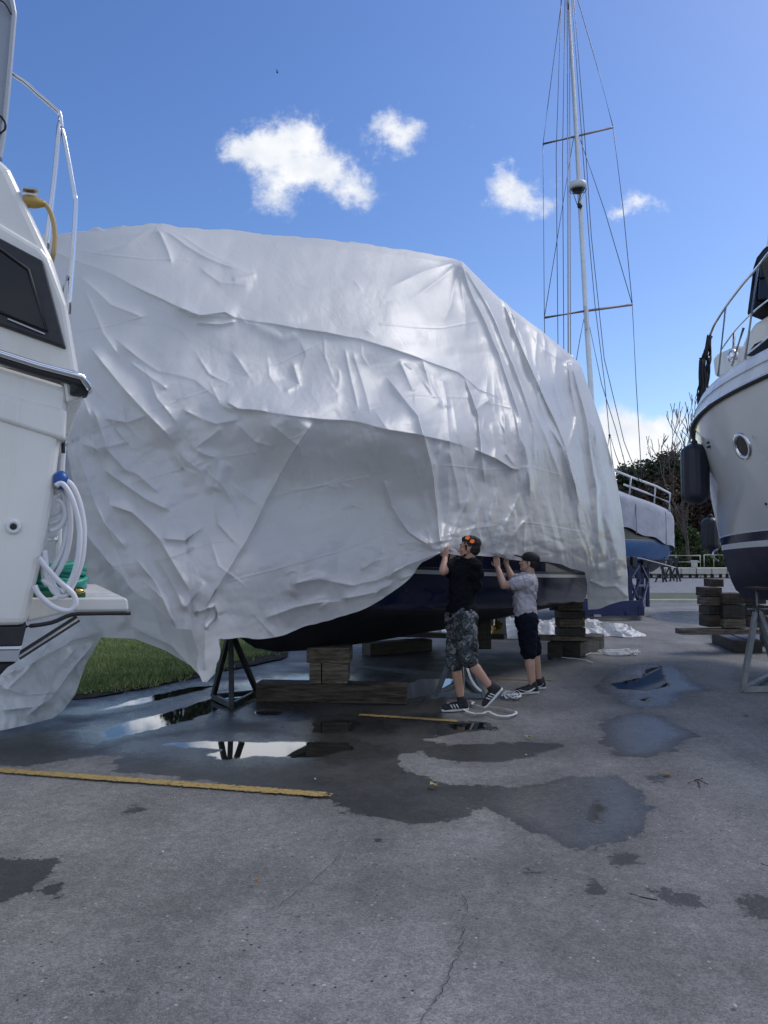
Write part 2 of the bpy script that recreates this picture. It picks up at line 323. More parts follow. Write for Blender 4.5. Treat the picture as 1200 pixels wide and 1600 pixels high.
# numpy value noise (smooth, 2-D and 3-D)
def _h(ix, iy, iz, seed):
    v = np.sin(ix * 127.1 + iy * 311.7 + iz * 74.7 + seed * 53.3) * 43758.5453
    return v - np.floor(v)
def vnoise(x, y, z=0.0, seed=0):
    x, y, z = np.broadcast_arrays(np.asarray(x, float), np.asarray(y, float), np.asarray(z, float))
    ix, iy, iz = np.floor(x), np.floor(y), np.floor(z); fx, fy, fz = x - ix, y - iy, z - iz
    q = lambda t: t * t * t * (t * (t * 6 - 15) + 10)
    ux, uy, uz = q(fx), q(fy), q(fz); r = 0
    for a in (0, 1):
        for b in (0, 1):
            for c in (0, 1):
                wgt = (ux if a else 1 - ux) * (uy if b else 1 - uy) * (uz if c else 1 - uz)
                r = r + wgt * _h(ix + a, iy + b, iz + c, seed)
    return r * 2 - 1
def fbm(x, y, z=0.0, seed=0, o=4, g=.5):
    r = 0; a = 1
    for i in range(o): r = r + a * vnoise(x * 2 ** i, y * 2 ** i, z * 2 ** i, seed + i * 7); a *= g
    return r
def ridged(x, y, seed=0, o=4, g=.55):
    r = 0; a = 1
    for i in range(o): r = r + a * (1 - 2 * np.abs(vnoise(x * 1.9 ** i, y * 1.9 ** i, 0, seed + i * 13))); a *= g
    return r
def polydist(x, y, pts):
    """distance to a polyline, parameter 0..1 along it, signed side"""
    best = np.full(x.shape, 1e9); par = np.zeros(x.shape); side = np.zeros(x.shape)
    seg = [math.hypot(pts[i + 1][0] - pts[i][0], pts[i + 1][1] - pts[i][1]) for i in range(len(pts) - 1)]; tot = sum(seg); acc = 0
    for i in range(len(pts) - 1):
        ax, ay = pts[i][:2]; bx, by = pts[i + 1][:2]; dx, dy = bx - ax, by - ay; l2 = dx * dx + dy * dy + 1e-9
        t = np.clip(((x - ax) * dx + (y - ay) * dy) / l2, 0, 1)
        ex, ey = x - ax - t * dx, y - ay - t * dy; d = np.hypot(ex, ey); m = d < best
        best = np.where(m, d, best); par = np.where(m, (acc + t * seg[i]) / tot, par); side = np.where(m, np.sign(dx * (y - ay) - dy * (x - ax)), side); acc += seg[i]
    return best, par, side
def inside(x, y, poly):
    r = np.zeros(x.shape, bool); n = len(poly); j = n - 1
    for i in range(n):
        xi, yi = poly[i][:2]; xj, yj = poly[j][:2]
        c = ((yi > y) != (yj > y)) & (x < (xj - xi) * (y - yi) / (yj - yi + 1e-12) + xi); r ^= c; j = i
    return r
def sdf(x, y, poly):
    d, _, _ = polydist(x, y, list(poly) + [poly[0]]); return np.where(inside(x, y, poly), -d, d)
def grid_mesh(name, P, closed_u=False):
    """P: (nv, nu, 3) array"""
    nv, nu = P.shape[:2]
    me = bpy.data.meshes.new(name)
    idx = np.arange(nv * nu).reshape(nv, nu)
    q = np.stack([idx[:-1, :-1], idx[:-1, 1:], idx[1:, 1:], idx[1:, :-1]], -1).reshape(-1, 4)
    me.vertices.add(nv * nu); me.vertices.foreach_set('co', P.reshape(-1).astype(np.float32))
    me.loops.add(q.size); me.loops.foreach_set('vertex_index', q.reshape(-1).astype(np.int32))
    me.polygons.add(len(q)); me.polygons.foreach_set('loop_start', (np.arange(len(q)) * 4).astype(np.int32))
    me.polygons.foreach_set('loop_total', np.full(len(q), 4, np.int32))
    me.update(calc_edges=True); me.validate(); return me
# ================================================================== GROUND
WET = [[(-400,1085),(130,1092),(300,1045),(420,1030),(520,1035),(640,1055),(700,1085),(690,1125),(770,1128),(775,1140),(700,1147),(655,1153),(700,1162),(760,1160),(850,1158),(880,1163),(840,1180),(770,1190),(700,1188),(650,1172),(622,1180),(630,1200),(670,1214),(700,1222),(780,1228),(850,1222),(900,1212),(960,1212),(1000,1235),(1020,1258),(1015,1285),(990,1310),(930,1325),(880,1320),(830,1300),(790,1275),(755,1262),(730,1262),(735,1272),(700,1280),(640,1287),(600,1282),(545,1268),(510,1250),(420,1236),(260,1210),(175,1205),(185,1180),(140,1178),(60,1195),(-400,1190)],
       [(560,1000),(700,985),(860,1000),(865,1030),(760,1060),(700,1050),(560,1040)],
       [(928,1075),(950,1055),(985,1040),(1020,1036),(1055,1042),(1080,1062),(1112,1078),(1070,1082),(1058,1092),(1040,1104),(1000,1107),(965,1100),(970,1088),(935,1082)],
       [(938,1128),(960,1118),(1000,1112),(1040,1120),(1070,1138),(1092,1148),(1062,1160),(1050,1175),(1010,1183),(965,1180),(945,1162)],
       [(-60,1340),(40,1340),(95,1345),(88,1362),(60,1385),(0,1410),(-60,1420)],
       [(942,1338),(970,1329),(998,1334),(1000,1350),(965,1357),(945,1350)], [(806,1362),(825,1355),(842,1363),(825,1371)],
       [(918,1376),(935,1370),(944,1382),(935,1395),(920,1392)], [(1022,1392),(1050,1385),(1092,1400),(1085,1410),(1045,1412)],
       [(1144,1405),(1180,1398),(1240,1410),(1230,1430),(1165,1432)], [(576,1359),(587,1354),(597,1360),(586,1365)], [(580,1313),(590,1310),(598,1313),(589,1317)],
       [(56,1388),(90,1382),(110,1388),(85,1399)], [(185,1267),(205,1258),(235,1262),(205,1274)], [(998,1214),(1020,1206),(1044,1214),(1020,1222)],
       [(1000,962),(1050,953),(1110,955),(1112,972),(1060,975)], [(1100,985),(1200,985),(1240,1012),(1120,1008)], [(1010,1055),(1025,1060),(1012,1066)],
       [(860,1300),(866,1297),(871,1301)], [(1120,1500),(1128,1497),(1133,1502)]]
PUD = [[(155,1143),(195,1127),(260,1112),(330,1090),(400,1078),(425,1082),(395,1092),(350,1106),(300,1125),(240,1140),(170,1154)],
       [(225,1161),(320,1157),(400,1159),(484,1157),(545,1160),(552,1170),(500,1182),(455,1184),(400,1181),(345,1189),(322,1179),(345,1171),(260,1165)],
       [(485,1130),(530,1122),(565,1127),(558,1142),(510,1147),(488,1142)],
       [(395,1112),(440,1110),(444,1117),(405,1118)], [(140,1112),(230,1088),(300,1072),(345,1070),(300,1082),(230,1098)],
       [(380,1068),(470,1058),(560,1062),(520,1070),(420,1078)], [(600,1080),(660,1060),(720,1060),(700,1080),(640,1092)],
       [(952,1068),(1000,1058),(1012,1044),(1035,1040),(1040,1060),(1050,1072),(1010,1079),(965,1076)], [(995,1092),(1012,1088),(1030,1092),(1010,1098)],
       [(918,1262),(925,1248),(940,1244),(944,1262),(938,1285),(922,1280)], 
       [(700,1130),(758,1128),(762,1138),(710,1142)], [(1160,1118),(1165,1116),(1170,1118),(1165,1120)]]
def gpoly(p): return [tuple(G(*q)[:2]) for q in p]
xs = np.concatenate([-np.geomspace(700, 8.5, 26), np.arange(-8, 9.001, .045), np.geomspace(9.5, 700, 26)])
ys = np.concatenate([[-300, -80, -20, -5, -1, .5, 1.2], np.arange(1.6, 17, .045), np.geomspace(17.1, 1500, 60)])
GX, GY = np.meshgrid(xs, ys)
def field(polys):
    r = np.full(GX.shape, 2.0)
    for p in polys:
        q = gpoly(p); qx = [a[0] for a in q]; qy = [a[1] for a in q]
        m = (GX > min(qx) - 1) & (GX < max(qx) + 1) & (GY > min(qy) - 1) & (GY < max(qy) + 1)
        if m.any(): r[m] = np.minimum(r[m], sdf(GX[m], GY[m], q))
    return r
FILM = [[(785,1222),(850,1215),(900,1200),(965,1202),(1005,1228),(1030,1258),(1025,1290),(995,1318),(930,1335),(875,1326),(825,1302),(780,1278),(760,1250)]] + WET[2:4] + [WET[15]]
wet = field(WET); pud = field(PUD); film = field(FILM)
GZ = np.where(pud < 0, 0, 0) + 0.010 * fbm(GX * .5, GY * .5, 0, 3, 2) * np.clip((GY < 16) * (np.abs(GX) < 8.4), 0, 1) * np.clip(pud / .25, 0, 1)
gme = grid_mesh('ground', np.stack([GX, GY, GZ - .004], -1))
for nm, a in (('wet', wet), ('pud', pud), ('film', film)):
    at = gme.attributes.new(nm, 'FLOAT', 'POINT'); at.data.foreach_set('value', a.reshape(-1).astype(np.float32))
def asphalt():
    m = bpy.data.materials.new('asphalt'); m.use_nodes = True; t = m.node_tree; b = t.nodes['Principled BSDF']; n = t.nodes; l = t.links
    geo = n.new('ShaderNodeNewGeometry')
    def noise(s, d=5, r=.6, st=None, dist=0):
        x = n.new('ShaderNodeTexNoise'); x.inputs['Scale'].default_value = s; x.inputs['Detail'].default_value = d; x.inputs['Roughness'].default_value = r; x.inputs['Distortion'].default_value = dist
        if st:
            mp = n.new('ShaderNodeMapping'); mp.inputs['Scale'].default_value = st; mp.inputs['Rotation'].default_value = (0, 0, R(-38)); l.new(geo.outputs['Position'], mp.inputs[0]); l.new(mp.outputs[0], x.inputs['Vector'])
        else: l.new(geo.outputs['Position'], x.inputs['Vector'])
        return x.outputs['Fac']
    def mt(op, a, c=None, cl=False):
        x = n.new('ShaderNodeMath'); x.operation = op; x.use_clamp = cl
        for i, v in enumerate((a, c)):
            if v is None: continue
            if isinstance(v, (int, float)): x.inputs[i].default_value = v
            else: l.new(v, x.inputs[i])
        return x.outputs[0]
    def rng(v, a, c, d=0, e=1, sm=True):
        x = n.new('ShaderNodeMapRange'); x.interpolation_type = 'SMOOTHSTEP' if sm else 'LINEAR'; l.new(v, x.inputs[0])
        for i, q in enumerate((a, c, d, e)): x.inputs[i + 1].default_value = q
        return x.outputs[0]
    aw = n.new('ShaderNodeAttribute'); aw.attribute_name = 'wet'; ap = n.new('ShaderNodeAttribute'); ap.attribute_name = 'pud'
    edge = mt('ADD', mt('MULTIPLY', mt('SUBTRACT', noise(5, 9, .68), .5), .42), mt('MULTIPLY', mt('SUBTRACT', noise(45, 4, .7), .5), .10))
    wetd = mt('ADD', aw.outputs['Fac'], edge)
    wm_ = rng(wetd, .006, -.012)
    af = n.new('ShaderNodeAttribute'); af.attribute_name = 'film'; fm_ = mt('MULTIPLY', rng(af.outputs['Fac'], .05, -.25), wm_); nearp = mt('MULTIPLY', rng(mt('ADD', ap.outputs['Fac'], mt('MULTIPLY', edge, 1.2)), .50, .0), wm_); fz = mt('MAXIMUM', fm_, nearp)
    pm_ = rng(mt('ADD', ap.outputs['Fac'], mt('MULTIPLY', edge, .55)), .02, -.03)
    halo = rng(wetd, .35, -.02)
    # aggregate speckle
    vo = n.new('ShaderNodeTexVoronoi'); vo.inputs['Scale'].default_value = 125; l.new(geo.outputs['Position'], vo.inputs['Vector'])
    spk = n.new('ShaderNodeSeparateColor'); l.new(vo.outputs['Color'], spk.inputs[0])
    vo2 = n.new('ShaderNodeTexVoronoi'); vo2.inputs['Scale'].default_value = 38; l.new(geo.outputs['Position'], vo2.inputs['Vector'])
    sp2 = n.new('ShaderNodeSeparateColor'); l.new(vo2.outputs['Color'], sp2.inputs[0])
    base = mt('MULTIPLY', rng(noise(.55, 7, .62), .3, .7, .70, 1.25), rng(noise(.7, 6, .6, (2.6, .6, 1)), .3, .7, .84, 1.12))
    base = mt('MULTIPLY', base, rng(noise(14, 6, .7), .25, .75, .80, 1.18))
    base = mt('MULTIPLY', base, rng(spk.outputs[0], 0, 1, .70, 1.3, False))
    pale = rng(sp2.outputs[1], .955, .97, 0, 1); inb = rng(vo2.outputs['Distance'], .32, .22); pale = mt('MULTIPLY', pale, inb)
    dark = mt('MULTIPLY', rng(sp2.outputs[2], .982, .988, 0, 1), inb)
    base = mt('MULTIPLY', base, .215)
    base = mt('ADD', base, mt('MULTIPLY', pale, .20)); base = mt('MULTIPLY', base, mt('SUBTRACT', 1.0, mt('MULTIPLY', dark, .75)))
    base = mt('MULTIPLY', base, mt('SUBTRACT', 1.0, mt('MULTIPLY', halo, .18)))
    base = mt('MULTIPLY', base, mt('SUBTRACT', 1.0, mt('SUBTRACT', mt('MULTIPLY', wm_, .76), mt('MULTIPLY', fm_, .34))))
    cc = n.new('ShaderNodeCombineColor'); l.new(mt('MULTIPLY', base, 1.04), cc.inputs[0]); l.new(mt('MULTIPLY', base, 1.01), cc.inputs[1]); l.new(mt('MULTIPLY', base, .96), cc.inputs[2])
    mixc = n.new('ShaderNodeMix'); mixc.data_type = 'RGBA'; l.new(pm_, mixc.inputs[0]); l.new(cc.outputs[0], mixc.inputs[6]); mixc.inputs[7].default_value = (.012, .013, .012, 1)
    l.new(mixc.outputs[2], b.inputs['Base Color'])
    wr = mt('SUBTRACT', rng(noise(2.2, 6, .65), .35, .65, .42, .60), mt('MULTIPLY', fz, .36))
    rough = mt('ADD', mt('MULTIPLY', mt('SUBTRACT', 1.0, wm_), .82), mt('MULTIPLY', wm_, wr))
    rough = mt('MULTIPLY', rough, mt('SUBTRACT', 1.0, mt('MULTIPLY', pm_, .975)))
    l.new(rough, b.inputs['Roughness'])
    hgt = mt('ADD', mt('MULTIPLY', vo.outputs['Distance'], -.5), mt('ADD', mt('MULTIPLY', noise(60, 4, .7), 1.0), mt('MULTIPLY', vo2.outputs['Distance'], -.4)))
    bp = n.new('ShaderNodeBump'); bp.inputs['Distance'].default_value = .009; l.new(hgt, bp.inputs['Height'])
    l.new(mt('MULTIPLY', mt('SUBTRACT', 1.0, mt('MULTIPLY', pm_, .992)), mt('SUBTRACT', .75, mt('ADD', mt('MULTIPLY', wm_, .25), mt('MULTIPLY', fz, .22)))), bp.inputs['Strength'])
    l.new(bp.outputs[0], b.inputs['Normal']); b.inputs['IOR'].default_value = 1.5
    return m
g_o = link_mesh('ground', gme, asphalt(), None); tag(g_o, kind='structure')

def sheet(name, pts, m, z=.004, kind='structure'):
    mb = MB(); mb.add([(p[0], p[1], z) for p in pts], [tuple(range(len(pts)))]); o = mb.build(name, m); tag(o, kind=kind); return o
def strip(name, a, b, wd, m, z=.0045):
    a = Vector(a[:2]); b = Vector(b[:2]); d = (b - a).normalized(); nrm = Vector((-d.y, d.x)); n = 120; P = np.zeros((7, n, 3)); E = np.zeros((7, n))
    for i in range(n):
        p = a + (b - a) * (i / (n - 1))
        for s in range(7):
            q = p + nrm * (wd * .6 * (s / 3 - 1)); P[s, i] = (q.x, q.y, z); E[s, i] = max(abs(s / 3 - 1) - .55, 0) * 2.2 + (.5 if i in (0, 1, n - 2, n - 1) else 0)
    me_ = grid_mesh(name, P); at_ = me_.attributes.new('edge', 'FLOAT', 'POINT'); at_.data.foreach_set('value', E.reshape(-1).astype(np.float32)); o = link_mesh(name, me_, m); tag(o, kind='structure'); return o
strip('road_marking', G(-260, 1184), G(519, 1243), .115, MT['paint_y'])
strip('road_marking', G(560, 1117), G(716, 1127), .095, MT['paint_y'])
strip('road_marking', G(770, 1061), G(866, 1063), .10, MT['paint_y'])
# far gravel lot, dry verge, kerb line
far = []
sheet('path', [(-60, 31), (120, 31), (120, 62), (-60, 62)], MT['gravel'])
v_ = sheet('ground_cover', [(2, 25.6), (60, 25.6), (60, 31), (2, 31)], MT['drygrass'], .004)
mb = MB(); mb.box((20, 25.35, .03), (60, .22, .14)); o = mb.build('kerb', MT['conc'], bevel=.02); tag(o, kind='structure')
# lawn at left, with soil edge
edge = [G(x, y) for x, y in ((-500, 1135), (-150, 1112), (60, 1100), (130, 1092), (200, 1082), (300, 1060), (360, 1046), (420, 1034), (440, 1030), (448, 1020), (430, 1000))]
back = [Vector((-.8, 24, 0)), Vector((-3, 40, 0)), Vector((-40, 40, 0)), Vector((-40, 9, 0))]
def ragged(pts, amp, n=14, seed=1):
    out = []; rg = random.Random(seed)
    for i in range(len(pts) - 1):
        a, b = Vector(pts[i][:2]), Vector(pts[i + 1][:2]); k = max(2, int((b - a).length / .06)); k = min(k, 60); nn = Vector((-(b - a).y, (b - a).x)).normalized()
        for j in range(k): p = a.lerp(b, j / k); out.append(p + nn * amp * (mnoise.noise(Vector((p.x * 2.2, p.y * 2.2, seed))) + .5 * mnoise.noise(Vector((p.x * 9, p.y * 9, seed)))))
    out.append(Vector(pts[-1][:2])); return out
sheet('soil', ragged(edge, .10, seed=2) + [p[:2] for p in back], MT['dirt'], .010)
e2 = [G(x, y) for x, y in ((-500, 1122), (-150, 1100), (60, 1094), (130, 1086), (200, 1075), (300, 1054), (350, 1041), (400, 1025), (420, 1018), (425, 1010), (412, 1000))]
lawn_poly = [tuple(p[:2]) for p in ragged(e2, .12, seed=5) + back]
gx, gy = np.meshgrid(np.linspace(-9, 0, 90), np.linspace(7.5, 18, 90))
sheet('lawn_soil', lawn_poly, MT['grassbase'], .016)
# grass blades
nb = 90000
bx = RNG.uniform(-7.5, -.8, nb * 2); by = 7.5 + 11 * RNG.uniform(0, 1, nb * 2) ** 1.6
dd = sdf(bx, by, lawn_poly); keep = (dd < .45 * np.clip(fbm(bx * 3, by * 3, 0, 5, 3) + .35, 0, 1) * RNG.random(len(bx)) ** 2.5 - .02) ; bx = bx[keep][:nb]; by = by[keep][:nb]; nb = len(bx)
h_ = RNG.uniform(.025, .065, nb) * (1 + .4 * fbm(bx * 1.5, by * 1.5, 0, 9, 2)); an = RNG.uniform(0, 6.28, nb); wd_ = .006 + .004 * RNG.random(nb)
ln = RNG.uniform(.2, .9, nb) * h_; an2 = RNG.uniform(0, 6.28, nb)
P = np.zeros((nb, 3, 3)); P[:, 0] = np.stack([bx - np.cos(an) * wd_, by - np.sin(an) * wd_, np.full(nb, .012)], -1); P[:, 1] = np.stack([bx + np.cos(an) * wd_, by + np.sin(an) * wd_, np.full(nb, .012)], -1)
P[:, 2] = np.stack([bx + np.cos(an2) * ln, by + np.sin(an2) * ln, .012 + h_], -1)
def tri_mesh(name, P):
    me = bpy.data.meshes.new(name); k = len(P); n = P.shape[1]
    me.vertices.add(k * n); me.vertices.foreach_set('co', P.reshape(-1).astype(np.float32)); me.loops.add(k * n); me.loops.foreach_set('vertex_index', np.arange(k * n, dtype=np.int32))
    me.polygons.add(k); me.polygons.foreach_set('loop_start', (np.arange(k) * n).astype(np.int32)); me.polygons.foreach_set('loop_total', np.full(k, n, np.int32)); me.update(calc_edges=True); return me
MT['blade'] = mat('grass_blade', (.16, .25, .06), .55, c2=(.30, .35, .13), scale=1.6, ramp=(.35, .6))
o = link_mesh('grass', tri_mesh('grass', P), MT['blade'], None, False); tag(o, 'short green lawn grass beyond the wet asphalt at left', 'grass', kind='stuff')
# cracks
def crack(pts, wd, seed):
    random.seed(seed); q = [G(*p) for p in pts]; out = []
    for i in range(len(q) - 1):
        for j in range(9): out.append(q[i].lerp(q[i + 1], j / 9) + Vector((random.uniform(-.012, .012), random.uniform(-.012, .012), 0)))
    P = np.zeros((2, len(out), 3))
    for i, p in enumerate(out):
        d = (out[min(i + 1, len(out) - 1)] - out[max(i - 1, 0)]).normalized(); nrm = Vector((-d.y, d.x, 0)); k = wd * random.uniform(.3, 1)
        for s in (0, 1): z = p + nrm * k * (1 if s else -1); P[s, i] = (z.x, z.y, .0075)
    tag(link_mesh('crack', grid_mesh('crack', P), MT['crack']), kind='structure')
crack([(725, 1450), (718, 1490), (700, 1530), (676, 1572), (655, 1600)], .0024, 1)
crack([(532, 1338), (480, 1385), (432, 1418), (388, 1440)], .0018, 2)
crack([(724, 1440), (730, 1420), (722, 1400)], .002, 3)

# ================================================================== WHITE COVER
K = [((-40,400),(20,560)), ((60,370),(92,640)), ((110,364),(131,825)), ((140,360),(175,888)), ((180,356),(219,931)), ((215,352),(256,962)),((235,350),(275,984)),((255,350.5),(300,986)),((262,351),(308,1030)),((270,352),(318,1066)),((280,353),(330,1062)),((290,354),(340,1030)),((300,355),(344,998)),((360,360),(395,1001)),((430,366),(450,990)),((500,373),(500,975)),((560,380),(560,954)),((600,385),(600,935)),((640,391),(640,905)),((665,395),(662,878)),((690,400),(690,864)),((722,406),(730,869)),((770,455),(780,868)),((800,484),(815,874)),((835,510),(850,880)),((862,530),(880,886)),((885,550),(912,897)),((893,556),(919,956)),((905,565),(982,940))]
CP = [(-40,400,8.4),(60,370,8.2),(20,560,7.3),(100,640,7.0),(131,825,6.95),(90,460,7.6),
 (245,350,8.2),(245,462,7.6),(245,560,7.35),(245,640,7.15),(245,720,7.22),(245,900,7.05),(275,984,6.95),(170,410,7.7),(150,600,7.15),(175,800,7.0),
 (330,356,8.6),(330,486,7.75),(330,570,7.55),(330,650,7.3),(330,760,7.35),(320,1066,6.95),(330,900,7.1),
 (400,362,8.95),(450,368,9.2),(450,505,8.15),(450,590,7.95),(450,655,7.42),(445,720,7.82),(440,780,7.98),(450,860,7.72),(450,985,7.72),
 (600,385,10.1),(600,535,8.75),(600,600,8.55),(600,670,7.82),(600,780,8.50),(600,880,8.25),(600,930,8.2),(560,735,8.32),(530,830,8.15),
 (690,400,10.8),(700,480,10.1),(690,575,9.3),(690,690,8.42),(690,780,8.6),(690,864,8.4),(645,790,8.55),
 (735,415,11.2),(740,520,10.4),(740,612,9.7),(740,720,9.0),(740,865,8.95),
 (800,484,11.7),(820,600,10.9),(820,740,10.1),(780,868,9.5),(820,870,10.0),(850,700,10.7),(850,600,11.3),
 (862,530,12.3),(890,620,12.2),(900,700,11.9),(900,800,11.5),(905,890,11.5),(905,565,12.8),(940,670,12.9),(955,740,13.0),(940,850,12.2),(982,940,12.6),(920,950,12.0)]
cpa = np.array(CP, float); cx = cpa[:, :2] / 100.0
def tps_fit(X, y, lam=.004):
    n = len(X); d = np.linalg.norm(X[:, None] - X[None], axis=-1); Kk = np.where(d > 0, d * d * np.log(d + 1e-9), 0) + lam * np.eye(n)
    Pm = np.concatenate([np.ones((n, 1)), X], 1); A = np.zeros((n + 3, n + 3)); A[:n, :n] = Kk; A[:n, n:] = Pm; A[n:, :n] = Pm.T
    return np.linalg.solve(A, np.concatenate([y, np.zeros(3)]))
def tps_eval(wt, X, x, y):
    r = wt[len(X)] + wt[len(X) + 1] * x + wt[len(X) + 2] * y
    for i in range(len(X)):
        d = np.hypot(x - X[i, 0], y - X[i, 1]); r = r + wt[i] * d * d * np.log(d + 1e-9)
    return r
TW = tps_fit(cx, cpa[:, 2])
NU, NV = 760, 560
kk = np.array([[*a, *b] for a, b in K], float)
us = np.linspace(0, 1, len(K)); cum = np.concatenate([[0], np.cumsum(np.hypot(np.diff((kk[:, 0] + kk[:, 2]) / 2), np.diff((kk[:, 1] + kk[:, 3]) / 2) * .35))]); cum /= cum[-1]
uu = np.linspace(0, 1, NU)
tx, ty, bx_, by_ = [np.interp(uu, cum, kk[:, i]) for i in range(4)]
vv = np.linspace(0, 1, NV)[:, None]
PX = tx * (1 - vv) + bx_ * vv; PY = ty * (1 - vv) + by_ * vv
PX = PX + np.clip((uu - .8) / .2, 0, 1) ** 1.5 * np.sin(np.pi * vv) * 20
# scalloped hem
PY = PY + vv ** 8 * (3.5 * fbm(PX / 48, PX * 0, 0, 4, 3, .4)); PX = PX + vv ** 6 * (3 * fbm(PY / 30, PX / 60, 0, 6, 2))
PY = PY + (1 - vv) ** 20 * (2.0 * fbm(PX / 40, PX * 0, 0, 8, 3))
D = tps_eval(TW, cx, PX / 100, PY / 100)
H = np.zeros(D.shape)               # metres towards the viewer
# (points, amplitude m, half width px, kind)  t tent ridge, g round roll, o ledge: surface falls back on the right of the direction of travel
def fold(pts, a, wpx, kind='t', e0=.15, e1=.15):
    global H
    xs_ = [p[0] for p in pts]; ys_ = [p[1] for p in pts]; mg = wpx * 5
    rows = (PX > min(xs_) - mg) & (PX < max(xs_) + mg) & (PY > min(ys_) - mg) & (PY < max(ys_) + mg)
    if not rows.any(): return
    x = PX[rows]; y = PY[rows]
    x = x + 2.2 * vnoise(x / 55, y / 55, 0, 31) ; y = y + 2.2 * vnoise(x / 55 + 40, y / 55, 0, 32)
    d, t, sd_ = polydist(x, y, pts)
    env = np.clip(t / e0 if e0 else 1, 0, 1) * np.clip((1 - t) / e1 if e1 else 1, 0, 1); env = env * env * (3 - 2 * env)
    fall = np.clip(1 - (d / (wpx * 4.5)), 0, 1)
    if kind == 't': h = np.exp(-d / wpx) * fall
    elif kind == 'g': h = np.exp(-(d / wpx) ** 2)
    elif kind == 's': h = np.exp(-(d / wpx) ** 2)
    elif kind == 'o':
        wl = np.where(sd_ > 0, wpx * .42, wpx * 1.6); h = np.exp(-(d / wl)) * fall
    elif kind == 'p':
        wl = np.where(sd_ < 0, wpx * .28, wpx * 1.6); h = np.exp(-(d / wl)) * fall
    if len(pts) > 6: env = env * (.65 + .5 * vnoise(t * 7, t * 0, 0, 300 + len(pts)))
    H[rows] += a * env * h
